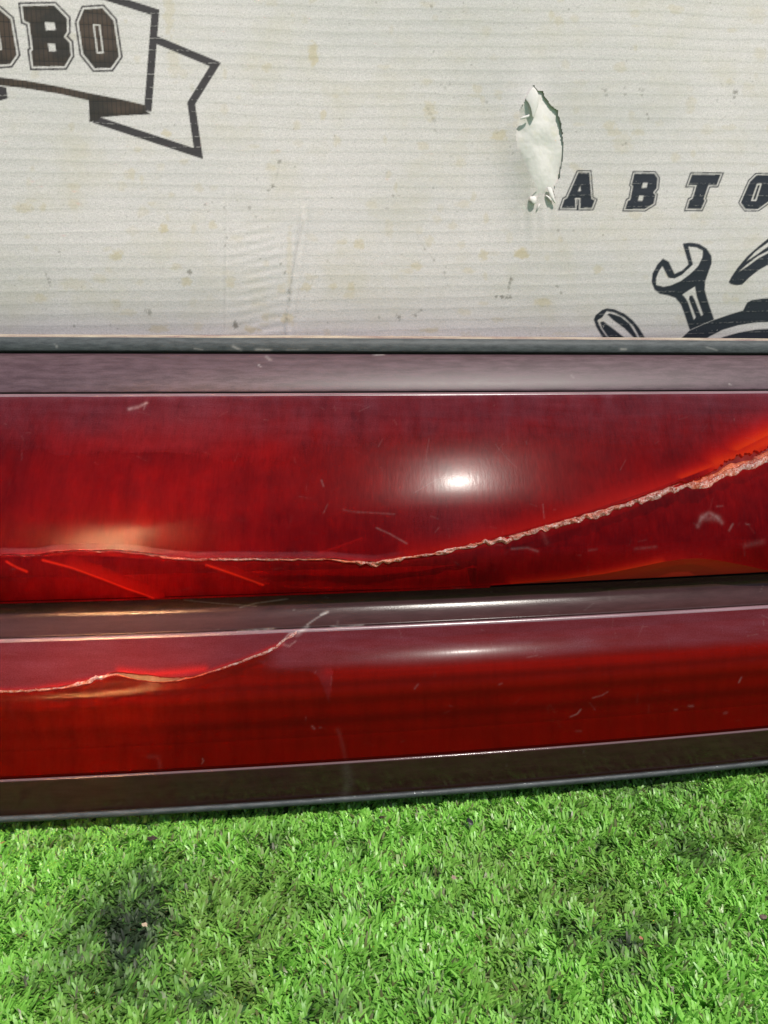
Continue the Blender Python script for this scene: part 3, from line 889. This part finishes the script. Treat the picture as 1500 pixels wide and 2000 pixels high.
# ------------------------------------------------------------------ banner
YB = Y_BACK + 0.012
BYAW = 0.12
ROLL = math.tan(R(1.5))
bnorm = np.array([BYAW, -1.0, 0]) / math.hypot(BYAW, 1)
def plane_xz(px, py):
    d = ray(px, py)
    k = YB / (d[1] - BYAW * d[0])
    return d[0] * k, HC + d[2] * k
Z_FOLD = plane_xz(750, 470)[1]

def bdisp(x, z):
    """how far the cloth stands out from its plane: a belly, a tuck at the foot, creases"""
    d = -2.0 * np.clip(Z_FOLD - z, 0, .075) ** 2 - .0
    d = d + .0022 * np.sin(x * 17 + z * 11 + 1.0) + .0006 * np.sin(x * 61 - z * 33)
    d = d + .00003 * np.sin((z - ROLL * x) * 2 * np.pi / .0061 + 5 * (fbm(x * 9, z * 30, 15) - .5))
    PX = proj(np.stack([np.broadcast_to(x, np.shape(z)).ravel(), (YB + BYAW * np.broadcast_to(x, np.shape(z))).ravel(), np.ravel(z)], 1)) if np.ndim(z) else proj(np.array([[x, YB + BYAW * x, z]]))
    cx = np.interp(PX[:, 1], [380, 430, 470, 520, 560, 640], [592, 590, 583, 577, 570, 560])
    amp = sstep(380, 440, PX[:, 1]) * sstep(680, 620, PX[:, 1])
    cr = amp * (.0006 * np.exp(-((PX[:, 0] - cx) / 5) ** 2) - .0004 * np.exp(-((PX[:, 0] - cx - 9) / 6) ** 2))
    cr += .00012 * sstep(330, 400, PX[:, 1]) * np.exp(-((PX[:, 0] - 441) / 3.5) ** 2)
    # ripples between the two creases
    w = np.exp(-((PX[:, 0] - 510) / 55) ** 2) * sstep(400, 470, PX[:, 1])
    cr += .00007 * w * np.sin(PX[:, 1] / 19 * 6.28 + PX[:, 0] / 14)
    # dents round the tear
    r2 = ((PX[:, 0] - 1040) / 62) ** 2 + ((PX[:, 1] - 290) / 125) ** 2
    cr += .0042 * np.exp(-r2 * 1.6) * sstep(1085, 1030, PX[:, 0]) + .0002 * np.exp(-(((PX[:, 0] - 1046) / 30) ** 2 + ((PX[:, 1] - 425) / 40) ** 2)) * np.sin(PX[:, 0] / 4)
    return d + (cr.reshape(np.shape(z)) if np.ndim(z) else cr[0])

def bpoint(x, z, lift=0.0):
    x, z = np.asarray(x, float), np.asarray(z, float)
    d = bdisp(x, z) + lift
    return np.stack([x + bnorm[0] * d, YB + BYAW * x + bnorm[1] * d, z + 0 * d], -1)

HOLE = [(1043, 166), (1050, 176), (1060, 178), (1062, 187), (1069, 195), (1076, 207), (1088, 216), (1091, 228), (1096, 244), (1099, 258), (1100, 280), (1099, 310), (1095, 333), (1092, 348), (1084, 361), (1081, 376), (1083, 390),
        (1076, 393), (1068, 384), (1056, 377), (1048, 385), (1045, 400), (1034, 396), (1036, 384), (1050, 372), (1040, 350), (1027, 328), (1018, 308), (1010, 285), (1008, 262), (1011, 240), (1016, 214), (1024, 196), (1032, 200), (1036, 184)]
HOLE = [(a + random.uniform(-1, 1), b + random.uniform(-1, 1)) for a, b in HOLE]
xa, za = plane_xz(-40, 1)[0], plane_xz(750, -40)[1]
xb, zb = plane_xz(1540, 1)[0], plane_xz(750, 690)[1]
gx = np.concatenate([np.arange(-.62, xa, .01), np.arange(xa, xb, .00056), np.arange(xb, .66, .01)])
gz = np.concatenate([np.arange(-.003, zb - .001, .012), np.arange(zb, za, .00056), np.arange(za, .62, .01)])
GX, GZ = np.meshgrid(gx, gz)
BP = bpoint(GX, GZ).reshape(-1, 3)
BPX = proj(BP)
fc = grid_faces(len(gz), len(gx))
cen = BPX[fc].mean(1)
jx = 3.0 * (fbm(cen[:, 0] / 5, cen[:, 1] / 5, 81) - .5)
jy = 3.0 * (fbm(cen[:, 0] / 5, cen[:, 1] / 5, 87) - .5)
fc = fc[~inside(cen + np.stack([jx, jy], 1), HOLE)]

# stains (px, py, rx, ry, strength)
ST = [(612, 105, 11, 24, .8), (975, 265, 18, 12, .7), (1020, 494, 17, 12, .9), (320, 447, 9, 11, .8), (228, 499, 13, 12, .7), (365, 550, 12, 11, .7), (700, 478, 13, 11, .6), (945, 498, 10, 12, .6), (815, 520, 12, 9, .55), (1168, 525, 13, 10, .6),
      (560, 622, 14, 12, .7), (490, 643, 18, 8, .8), (310, 642, 20, 8, .6), (1062, 590, 20, 8, .6), (80, 582, 12, 10, .5), (45, 405, 22, 10, .5), (85, 405, 8, 10, .5), (415, 440, 9, 9, .5), (450, 550, 11, 12, .5), (598, 560, 12, 10, .6),
      (650, 558, 8, 9, .55), (686, 560, 8, 10, .55), (257, 340, 8, 12, .5), (140, 246, 7, 10, .4), (325, 260, 10, 9, .7), (360, 315, 10, 8, .4), (631, 226, 7, 12, .6), (580, 245, 9, 12, .4), (518, 620, 9, 12, .5), (345, 520, 12, 8, .4),
      (1200, 258, 18, 10, .45), (1215, 280, 20, 22, .3), (1090, 40, 12, 10, .4), (1320, 18, 16, 10, .4), (1240, 27, 10, 8, .3), (760, 445, 10, 20, .3), (840, 215, 14, 22, .5), (1190, 245, 14, 10, .5), (1350, 205, 12, 20, .35), (250, 610, 20, 8, .35),
      (145, 555, 30, 14, .3), (330, 20, 12, 60, .45), (340, 120, 14, 40, .3), (530, 5, 16, 8, .3), (1480, 30, 20, 20, .25), (1485, 105, 14, 16, .3), (885, 440, 12, 10, .35), (725, 400, 12, 10, .3), (565, 510, 6, 70, .35), (905, 610, 14, 8, .35), (840, 645, 20, 6, .6), (1100, 652, 30, 5, .3)]
for _ in range(260):
    ST.append((random.uniform(-100, 1600), random.uniform(-100, 660), random.uniform(4, 16), random.uniform(4, 12), random.uniform(.08, .42)))
SPK = [(546, 316, 4, .7), (541, 340, 2, .4), (533, 364, 3.5, .8), (524, 371, 3.5, .6), (501, 350, 2, .5), (488, 405, 4, .5), (500, 424, 3, .4), (648, 386, 2, .6), (648, 409, 2, .5), (370, 532, 5, .8), (460, 636, 6, .9), (459, 628, 3, .7), (292, 610, 5, .6), (285, 606, 3, .5),
       (95, 545, 3, .5), (96, 552, 3, .5), (90, 536, 2.5, .5), (98, 558, 2.5, .5), (560, 622, 3, .6), (640, 510, 2, .4), (768, 382, 3, .6), (756, 407, 3, .4), (830, 487, 2.5, .6), (848, 508, 2.5, .6), (868, 532, 3, .6), (815, 468, 2, .4), (780, 620, 5, .8), (812, 616, 3, .7), (823, 606, 2.5, .6), (775, 616, 3, .5),
       (740, 620, 2.5, .5), (998, 545, 4, .8), (996, 553, 4, .7), (994, 562, 2.5, .6), (969, 580, 3, .7), (981, 580, 4, .8), (990, 581, 4, .8), (997, 580, 3, .8), (1088, 560, 3, .5), (1096, 572, 2.5, .6), (1182, 176, 3.5, .5), (1184, 186, 3, .5), (1176, 174, 2, .4), (1220, 172, 2.5, .5), (1221, 184, 3, .5), (1250, 174, 3, .5), (1256, 176, 3, .4), (1254, 186, 3, .5), (1145, 175, 1.5, .4),
       (1264, 223, 3, .7), (1266, 232, 2.5, .6), (1436, 180, 4.5, .8), (1434, 190, 3, .6), (1425, 165, 3, .3), (1400, 196, 3, .3), (1222, 280, 2.5, .6), (1216, 283, 2.5, .5), (840, 222, 4, .35), (848, 235, 5, .35), (836, 213, 3, .35), (850, 255, 3, .4), (862, 165, 3, .3), (878, 165, 3, .4), (842, 12, 3, .6), (828, 5, 2, .5), (735, 5, 2, .5), (1111, 18, 2, .5), (1128, 15, 2, .4), (870, 172, 3, .3), (950, 200, 3, .5), (968, 190, 2, .3),
       (1090, 450, 2.5, .5), (1120, 450, 2, .4), (1178, 459, 2, .5), (400, 400, 2.5, .6), (415, 395, 2, .5), (438, 405, 2, .5), (442, 463, 3, .5), (440, 480, 3, .6), (160, 560, 2, .5), (30, 558, 2, .5), (116, 492, 3, .4), (548, 516, 3, .6), (556, 532, 3, .6), (565, 570, 4, .7), (565, 585, 3, .7), (145, 637, 3, .6), (215, 635, 3, .4), (640, 630, 2, .5), (645, 545, 2, .4)]
for _ in range(900):
    SPK.append((random.uniform(-60, 1560), random.uniform(-60, 660), random.uniform(.8, 1.9), random.uniform(.12, .5)))
LINES = [([(592, 430), (588, 452), (583, 470), (577, 500), (570, 545), (565, 600)], 2.0, .30), ([(815, 458), (832, 490), (848, 508)], 1.2, .3), ([(88, 532), (98, 560)], 1.6, .4), ([(441, 380), (441, 470), (438, 640)], 1.2, .16), ([(998, 540), (992, 566)], 1.6, .4), ([(546, 320), (535, 362), (530, 385)], 1.0, .25), ([(800, 618), (825, 606)], 1.2, .5)]
vis = (BPX[:, 0] > -120) & (BPX[:, 0] < 1620) & (BPX[:, 1] > -120) & (BPX[:, 1] < 700)
Q = BPX[vis]
stain = np.zeros(len(Q))
wob = vnoise(Q[:, 0] / 5, Q[:, 1] / 5, 71)
for (a, b, rx, ry, s) in ST:
    m = (abs(Q[:, 0] - a) < rx * 2) & (abs(Q[:, 1] - b) < ry * 2)
    r = np.sqrt(((Q[m, 0] - a) / rx) ** 2 + ((Q[m, 1] - b) / ry) ** 2) + .7 * (wob[m] - .5)
    stain[m] = np.maximum(stain[m], s * sstep(1.15, .55, r))
speck = np.zeros(len(Q))
for (a, b, r0, s) in SPK:
    m = (abs(Q[:, 0] - a) < r0 * 3) & (abs(Q[:, 1] - b) < r0 * 3)
    r = np.hypot((Q[m, 0] - a) / r0, (Q[m, 1] - b) / r0) + 1.1 * (vnoise(Q[m, 0] / 2, Q[m, 1] / 2, 7) - .5)
    speck[m] = np.maximum(speck[m], s * sstep(1.3, .5, r))
for line, w, k in LINES:
    speck = np.maximum(speck, k * np.exp(-(seg_dist(Q, line) / w) ** 2) * (.3 + .9 * vnoise(Q[:, 0] / 4, Q[:, 1] / 6, 91)))

# ---- flat print on the banner: ink coverage per point of the cloth
INK = np.zeros((3, len(Q)))
def decal(polys, ink):
    """polys: [outline, hole, ...] in photo pixels"""
    A = np.array(polys[0])
    m = np.flatnonzero((Q[:, 0] > A[:, 0].min() - 3) & (Q[:, 0] < A[:, 0].max() + 3) & (Q[:, 1] > A[:, 1].min() - 3) & (Q[:, 1] < A[:, 1].max() + 3))
    cov = np.zeros(len(m))
    for ox in (-.65, 0, .65):
        for oy in (-.65, 0, .65):
            P = Q[m] + np.array([ox, oy])
            k = inside(P, polys[0])
            for h in polys[1:]:
                k &= ~inside(P, h)
            cov += k / 9.0
    INK[ink, m] = np.maximum(INK[ink, m], cov)

def offset_poly(poly, d):
    """outward offset with mitred corners"""
    P = np.array(poly, float)
    x, y = P[:, 0], P[:, 1]
    area = np.sum(x * np.roll(y, -1) - np.roll(x, -1) * y)
    sgn = 1 if area > 0 else -1
    out = []
    n = len(P)
    for i in range(n):
        e1 = P[i] - P[i - 1]
        e2 = P[(i + 1) % n] - P[i]
        n1 = np.array([e1[1], -e1[0]]) / (np.hypot(*e1) + 1e-9) * sgn
        n2 = np.array([e2[1], -e2[0]]) / (np.hypot(*e2) + 1e-9) * sgn
        b = n1 + n2
        k = d * 2 / max(b @ b, .7)
        out.append(tuple(P[i] + b * k))
    return out

def stroke(line, w):
    """open polyline -> polygon of width w with mitred corners"""
    P = np.array(line, float)
    n = len(P)
    L, Rr = [], []
    for i in range(n):
        t1 = P[i] - P[i - 1] if i else P[1] - P[0]
        t2 = P[i + 1] - P[i] if i < n - 1 else P[i] - P[i - 1]
        n1 = np.array([-t1[1], t1[0]]) / np.hypot(*t1)
        n2 = np.array([-t2[1], t2[0]]) / np.hypot(*t2)
        b = n1 + n2
        b = b * (w / max(b @ b, .5))
        L.append(tuple(P[i] + b))
        Rr.append(tuple(P[i] - b))
    return L + Rr[::-1]

def sc(pts, ox, oy, k):
    return [(ox + a / k, oy + b / k) for a, b in pts]

def letter(fill, holes, ox, oy, k, d1, d2, mat, ring_mat, slit=None):
    f = sc(fill, ox, oy, k)
    polys = [f] + [sc(h, ox, oy, k) for h in holes]
    if slit:
        polys.append(sc(slit, ox, oy, k))
    decal(polys, mat)
    decal([offset_poly(f, d2 / k), offset_poly(f, d1 / k)], ring_mat)
    if slit:
        s = sc(slit, ox, oy, k)
        decal([offset_poly(s, -9 / k)], mat)

# ribbon with the slab letters, upper left
a3 = lambda pts: sc(pts, 0, 0, 3.0)
letter([(130, 35), (318, 32), (392, 108), (393, 185), (374, 215), (408, 250), (415, 325), (378, 388), (195, 390), (182, 300), (193, 292), (172, 135), (142, 122)],
       [[(262, 130), (318, 132), (328, 175), (270, 178)], [(280, 255), (322, 258), (330, 300), (288, 300)]], 0, 0, 3, 11, 22, 2, 1)
letter([(492, 55), (600, 48), (665, 120), (697, 330), (650, 398), (555, 400), (487, 315), (460, 132)], [], 0, 0, 3, 11, 22, 2, 1, slit=[(543, 140), (587, 143), (609, 312), (567, 314)])
letter([(-150, 70), (-10, 50), (62, 112), (98, 320), (60, 375), (-70, 385), (-130, 300)], [], 0, 0, 3, 11, 22, 2, 1, slit=[(-60, 130), (-12, 132), (12, 292), (-30, 294)])
decal([stroke(a3([(350, -95), (620, -20), (910, 72), (888, 360), (866, 652)]), 15)], 1)
decal([a3([(-90, 448), (0, 453), (150, 472), (350, 508), (520, 545), (700, 580), (852, 616), (856, 652), (700, 616), (526, 590), (350, 550), (150, 518), (0, 500), (-90, 494)])], 2)
decal([a3([(520, 582), (700, 610), (846, 642), (884, 670), (720, 677), (590, 688), (575, 706), (524, 716)])], 2)
decal([stroke(a3([(898, 226), (1262, 378), (1120, 606), (1163, 900), (550, 698)]), 15)], 1)
decal([a3([(-60, 502), (0, 506), (36, 512), (46, 576), (0, 590), (-60, 590)])], 1)
# the slanted word on the right
kb, ob = 1500 / 430, (1070, 310)
letter([(208, 94), (283, 94), (297, 272), (320, 283), (300, 336), (220, 338), (222, 268), (186, 268), (188, 338), (92, 336), (112, 278), (132, 268)], [[(206, 220), (226, 220), (219, 186)]], *ob, kb, 8, 16, 0, 0)
letter([(590, 100), (725, 100), (748, 132), (742, 200), (718, 230), (733, 246), (722, 305), (660, 344), (527, 344), (545, 286), (562, 280), (580, 186), (570, 178)], [[(648, 165), (680, 165), (673, 198), (640, 198)], [(622, 252), (652, 252), (645, 286), (615, 286)]], *ob, kb, 8, 16, 0, 0)
letter([(982, 108), (1178, 108), (1150, 180), (1094, 180), (1062, 274), (1070, 284), (1044, 342), (948, 342), (966, 282), (986, 272), (1014, 180), (956, 180)], [], *ob, kb, 8, 16, 0, 0)
letter([(1422, 112), (1520, 112), (1562, 152), (1534, 270), (1430, 344), (1347, 344), (1314, 300), (1377, 156)], [], *ob, kb, 8, 16, 0, 0, slit=[(1425, 170), (1458, 170), (1420, 288), (1384, 288)])
# crossed tools and the gear
kw, ow = 1500 / 360, (1140, 460)
w4 = lambda pts: sc(pts, *ow, kw)
decal([w4([(805, 65), (870, 57), (940, 68), (1000, 105), (1040, 165), (1042, 225), (1015, 300), (990, 370), (985, 440), (1010, 530), (1062, 684), (1010, 705), (862, 770), (820, 640), (790, 560), (745, 508), (690, 488), (620, 475), (575, 440), (553, 380), (560, 310), (600, 235), (645, 187), (692, 212), (740, 312), (800, 285), (853, 235)]),
                          w4([(852, 90), (920, 98), (970, 125), (965, 180), (930, 250), (870, 310), (790, 370), (710, 405), (650, 417), (590, 402), (590, 350), (610, 295), (640, 250), (690, 345), (740, 350), (800, 320), (890, 235)]),
                          w4([(803, 480), (905, 415), (920, 500), (972, 645), (955, 654), (905, 525), (885, 487), (862, 490), (856, 520), (912, 665), (897, 686), (850, 545), (830, 510)])], 0)
decal([w4([(780, 850), (862, 772), (1010, 707), (1062, 686), (1180, 645), (1297, 610), (1330, 545), (1370, 525), (1500, 507), (1720, 490), (1720, 695), (1500, 703), (1400, 708), (1260, 730), (1130, 768), (1025, 822), (980, 850)])], 0)
decal([w4([(1085, 850), (1135, 825), (1260, 790), (1400, 765), (1500, 757), (1720, 745), (1720, 850)])], 0)
decal([w4([(1180, 380), (1200, 340), (1250, 265), (1330, 170), (1420, 90), (1500, 25), (1600, -40), (1720, -90), (1720, 120), (1600, 178), (1500, 238), (1420, 285), (1350, 340), (1290, 400), (1240, 406), (1195, 396)]),
                       w4([(1325, 210), (1400, 130), (1500, 58), (1620, -5), (1620, 20), (1500, 90), (1400, 160)]), w4([(1262, 295), (1330, 235), (1420, 167), (1540, 105), (1540, 122), (1420, 186), (1340, 246)])], 0)
decal([w4([(185, 870), (140, 810), (100, 740), (82, 685), (95, 650), (150, 605), (190, 592), (250, 600), (330, 635), (400, 690), (450, 750), (490, 815), (515, 870)]),
                       w4([(112, 690), (150, 668), (186, 616), (250, 628), (330, 668), (405, 740), (447, 815), (460, 850), (215, 850), (180, 812), (140, 755)])], 0)
decal([w4([(190, 640), (215, 632), (300, 660), (370, 715), (432, 812), (445, 850), (425, 850), (330, 755), (240, 690)])], 0)
decal([w4([(132, 705), (160, 698), (250, 765), (345, 840), (220, 850), (188, 812), (150, 755)])], 0)

ink_att = np.zeros((3, len(BP)))
ink_att[:, vis] = INK
a_st, a_sp = np.zeros(len(BP)), np.zeros(len(BP))
a_st[vis], a_sp[vis] = stain, speck
cloth_uv = np.stack([GX.ravel(), (GZ - ROLL * GX).ravel(), np.zeros(GX.size)], 1)

def weave(t):
    """ribs and knitted zigzag of the banner cloth: returns rib value, fine thread value"""
    v = t.attr('cloth', True)
    sx = t.n('SeparateXYZ', {0: v})
    wobble = t.noise(v, 1.0, 3, .5, stretch=(18, 90, 1))
    zz = t.math('MULTIPLY_ADD', t.math('SUBTRACT', wobble, .5), .0042, sx.outputs[1])
    ph = t.math('FRACT', t.math('MULTIPLY', zz, 1 / .0061))
    rib = t.ramp(ph, (0, .35), (.08, .75), (.16, 1.0), (.30, .62), (.86, .60), (.95, .18))
    fine = t.n('TexVoronoi', {'Vector': t.n('Mapping', {'Vector': v, 'Scale': (620, 950, 1)}).outputs[0], 'Scale': 1.0}).outputs['Distance']
    gr = t.noise(v, 1300, 3, .75)
    patch = t.noise(v, 1.0, 4, .6, stretch=(12, 60, 1))
    return v, rib, fine, gr, patch

t = MT('banner_cloth')
v, rib, fine, gr, patch = weave(t)
sepx = t.n('SeparateXYZ', {0: v}).outputs[0]
big = t.noise(v, 9, 3, .5)
c = t.mix(big, (.645, .580, .582), (.695, .622, .615))
ribf = t.math('MULTIPLY', t.math('SUBTRACT', rib, .6), t.ramp(patch, (.35, .05), (.68, 1.0)))
val = t.math('ADD', t.math('MULTIPLY_ADD', ribf, .20, 1.0), t.math('ADD', t.math('MULTIPLY_ADD', gr, .95, -.475), t.math('MULTIPLY_ADD', fine, .16, -.07)))
hv = t.n('HueSaturation', {'Color': c, 'Value': val})
c = t.mix(t.math('MULTIPLY', t.attr('stain'), .58), hv.outputs[0], (.55, .41, .17))
c = t.mix(t.ramp(t.noise(v, 26, 5, .65), (.48, 0.0), (.72, .30)), c, (.56, .48, .32))
c = t.mix(t.ramp(t.noise(v, 1.0, 4, .6, stretch=(7, 16, 1)), (.45, 0.0), (.75, .35)), c, (.45, .44, .45))
c = t.mix(t.math('MULTIPLY', t.attr('speck'), .75), c, (.12, .10, .075))
thr = t.math('FRACT', t.math('MULTIPLY', sepx, 1 / .0023))
stk = t.mix(t.ramp(t.noise(v, 45, 3, .6), (.42, 0.0), (.62, 1.0)), (.026, .022, .020), (.085, .052, .038))
stk = t.mix(t.ramp(thr, (.0, .8), (.25, .0), (.88, .0), (1.0, .8)), stk, (.014, .013, .015))
stk = t.mix(t.ramp(rib, (.2, .7), (.4, 0.0)), stk, (.012, .011, .013))
wear_n = t.noise(v, 1.0, 5, .75, stretch=(420, 260, 1))
thread = t.math('MULTIPLY', t.ramp(rib, (.75, 0.0), (1.0, .55)), t.ramp(fine, (.40, 0.0), (.75, 1.0)))
cov_a = t.math('MULTIPLY', t.attr('ink_black'), t.math('SUBTRACT', 1.0, t.math('MAXIMUM', t.ramp(wear_n, (.66, 0.0), (.70, 1.0)), t.math('MULTIPLY', thread, .35))))
cov_b = t.math('MULTIPLY', t.attr('ink_faded'), t.math('SUBTRACT', 1.0, t.math('MULTIPLY', thread, .6)))
c = t.mix(cov_a, c, t.mix(gr, (.010, .012, .020), (.034, .037, .052)))
c = t.mix(cov_b, c, t.mix(gr, (.022, .019, .024), (.075, .062, .064)))
c = t.mix(t.attr('ink_streak'), c, t.mix(t.math('MULTIPLY', gr, .5), stk, (.07, .055, .045)))
hgt = t.math('ADD', t.math('MULTIPLY', rib, 1.0), t.math('ADD', t.math('MULTIPLY', fine, .5), t.math('MULTIPLY', gr, .6)))
p = t.n('BsdfPrincipled', {'Base Color': c, 'Roughness': .55, 'Specular IOR Level': .3, 'Normal': t.bump(hgt, .10, .0003)})
M_CLOTH = t.surf(p.outputs[0])

banner = make_mesh('printed_banner', BP, fc, M_CLOTH, None, {'cloth': cloth_uv, 'stain': a_st, 'speck': a_sp, 'ink_black': ink_att[0], 'ink_faded': ink_att[1], 'ink_streak': ink_att[2]})
tag(banner, 'stained off white vinyl banner with black printed letters and a torn hole', 'banner')

# ---- the torn hole: padding behind, curled scraps of cloth at its edge
t = MT('white_padding')
v = t.n('TexCoord').outputs['Object']
n1 = t.noise(v, 500, 4, .7)
n2 = t.noise(v, 160, 3, .5)
c = t.mix(n1, (.64, .59, .57), (.80, .75, .73))
c = t.mix(t.ramp(n2, (.55, 0.0), (.75, .3)), c, (.60, .54, .36))
M_PAD = t.surf(t.n('BsdfPrincipled', {'Base Color': c, 'Roughness': .75, 'Normal': t.bump(t.math('ADD', n1, n2), .18, .0006)}).outputs[0])
gx2 = np.linspace(990, 1125, 60)
gy2 = np.linspace(150, 430, 110)
PXX, PYY = np.meshgrid(gx2, gy2[::-1])
XZ = np.array([plane_xz(a, b) for a, b in zip(PXX.ravel(), PYY.ravel())])
u = (PXX.ravel() - 1042) / 52
w = (PYY.ravel() - 285) / 118
puff = np.exp(-(u / .62) ** 2 * .9 - w ** 2 * .85)
dep = -.0016 + .0040 * puff + .0009 * (fbm(PXX.ravel() / 24, PYY.ravel() / 26, 5) - .5) + .0006 * sstep(.45, 1.0, u) + .0006 * np.sin(PYY.ravel() / 17) * np.cos(PXX.ravel() / 13)
base = np.stack([XZ[:, 0], YB + BYAW * XZ[:, 0], XZ[:, 1]], 1) + bnorm[None, :] * dep[:, None]
make_mesh('padding', base, grid_faces(len(gy2), len(gx2)), M_PAD, banner)
t = MT('banner_back')
M_BACKING = t.surf(t.n('BsdfPrincipled', {'Base Color': t.mix(t.noise(t.n('TexCoord').outputs['Object'], 60, 3, .6), (.25, .24, .22), (.4, .38, .35)), 'Roughness': .8}).outputs[0])

def scrap(pts, mat=M_PAD):
    """a curled torn scrap: rows of (px, py, lift mm) from root to tip, left and right side"""
    V = []
    for (l, r_) in pts:
        for (a, b, h) in (l, ((l[0] + r_[0]) / 2, (l[1] + r_[1]) / 2, (l[2] + r_[2]) / 2 + .5), r_):
            x, z = plane_xz(a, b)
            V.append(bpoint(x, z, h * 1e-3))
    n = len(pts)
    f = grid_faces(n, 3)
    o = make_mesh('torn_scrap', np.array(V), f, mat, banner)
    s = o.modifiers.new('thickness', 'SOLIDIFY')
    s.thickness = .0004
    s2 = o.modifiers.new('smooth', 'SUBSURF')
    s2.levels = s2.render_levels = 2
    return o
scrap([((1066, 366, .3), (1076, 366, .3)), ((1070, 378, 1.5), (1079, 378, 1.0)), ((1075, 390, 2.0), (1081, 388, 1.5)), ((1082, 399, 1.2), (1084, 398, 1.0))])
scrap([((1062, 381, -.2), (1072, 384, .2)), ((1066, 385, 1.4), (1074, 388, 1.2)), ((1072, 394, 1.6), (1078, 393, 1.4))])
scrap([((1031, 385, .1), (1046, 384, .1)), ((1033, 393, 1.8), (1046, 393, 1.6)), ((1038, 401, 1.6), (1044, 400, 1.2))])
scrap([((1056, 396, .1), (1049, 400, .1)), ((1053, 404, 1.2), (1048, 407, 1.0)), ((1048, 412, .6), (1046, 413, .5))])
scrap([((1022, 196, .2), (1040, 168, .2)), ((1030, 206, 1.6), (1047, 182, 1.8)), ((1034, 222, 1.4), (1050, 196, 1.8)), ((1036, 240, .6), (1047, 214, .8))])
scrap([((1012, 236, .2), (1018, 230, .1)), ((1020, 236, .9), (1024, 230, .6)), ((1030, 233, .5), (1032, 226, .3))])

# board that carries the banner
bb = [(-.62, YB + BYAW * -.62 + .022, 0), (.66, YB + BYAW * .66 + .022, 0)]
dn = -bnorm * .018
vs = []
for (x, y, z) in bb:
    for h in (0.0, .62):
        vs.append((x, y, h))
        vs.append((x + dn[0], y + dn[1], h))
board = make_mesh('backing_board', vs, [(0, 4, 6, 2), (1, 3, 7, 5), (0, 1, 5, 4), (2, 6, 7, 3), (0, 2, 3, 1), (4, 5, 7, 6)], M_BACKING, smooth=False)
tag(board, 'grey board standing upright behind the printed banner', 'board')

# ------------------------------------------------------------------ added gold reflector, out of view, standing in for the source of amber glints
t = MT('gold_foil')
v = t.n('TexCoord').outputs['Object']
nz = t.noise(v, 14, 3, .5)
p = t.n('BsdfPrincipled', {'Base Color': (.95, .43, .11), 'Metallic': 1.0, 'Roughness': .17})
M_GOLD = t.surf(p.outputs[0])
t = MT('black_stand')
M_STAND = t.surf(t.n('BsdfPrincipled', {'Base Color': (.02, .02, .02), 'Roughness': .5}).outputs[0])
RP = Vector((-.281, -.517, .827))
refl = bpy.data.objects.new('added_reflector', None)
refl.location = (RP.x, RP.y, 0)
COL.objects.link(refl)
tag(refl, 'unseen tilted gold foil reflector on a thin black stand, added for amber glints', 'reflector')
def facet(ctr, target, a, b, bend):
    """one slightly hollow oval of foil at ctr that throws the sun towards target, with its dark hoop behind"""
    aim = (Vector(target) - ctr).normalized()
    nrm = (aim + SUNV).normalized()
    upv = (aim - nrm * aim.dot(nrm)).normalized()
    side = upv.cross(nrm)
    c0 = ctr - refl.location
    rings, n = 8, 40
    for name, mat, off, k in (('foil', M_GOLD, 0.0, 1.0), ('hoop', M_STAND, -.006, 1.05)):
        vs, fs = [c0 + nrm * off], []
        for r_ in range(1, rings + 1):
            for i_ in range(n):
                w_ = 2 * math.pi * i_ / n
                p_, q_ = a * k * r_ / rings * math.cos(w_), b * k * r_ / rings * math.sin(w_)
                vs.append(c0 + side * p_ + upv * q_ + nrm * (bend * q_ * q_ + off))
        fs += [(0, 1 + i_, 1 + (i_ + 1) % n) for i_ in range(n)]
        for r_ in range(rings - 1):
            o_ = 1 + r_ * n
            fs += [(o_ + i_, o_ + n + i_, o_ + n + (i_ + 1) % n, o_ + (i_ + 1) % n) for i_ in range(n)]
        make_mesh(name, vs, fs, mat, refl)
    return c0 - nrm * .008
ctr = facet(RP, (-.123, .340, .148), .05, .32, .09)
ctr2 = facet(Vector((-.296, -.577, .515)), (-.123, .312, .090), .042, .26, .07)
def rod(name, a, b, r):
    a, b = Vector(a), Vector(b)
    ax = (b - a).normalized()
    u = ax.orthogonal().normalized()
    w_ = ax.cross(u)
    vs = [p_ + (u * math.cos(k * .7854) + w_ * math.sin(k * .7854)) * r for p_ in (a, b) for k in range(8)]
    fs = [(k, (k + 1) % 8, 8 + (k + 1) % 8, 8 + k) for k in range(8)] + [tuple(range(8))[::-1], tuple(range(8, 16))]
    make_mesh(name, vs, fs, M_STAND, refl)
rod('pole', (ctr.x, ctr.y, .12), ctr, .006)
rod('arm', ctr, ctr2, .005)
for k in range(3):
    w_ = k * 2.094 + .4
    rod('leg', (ctr.x, ctr.y, .16), (ctr.x + .16 * math.cos(w_), ctr.y + .16 * math.sin(w_), .004), .005)
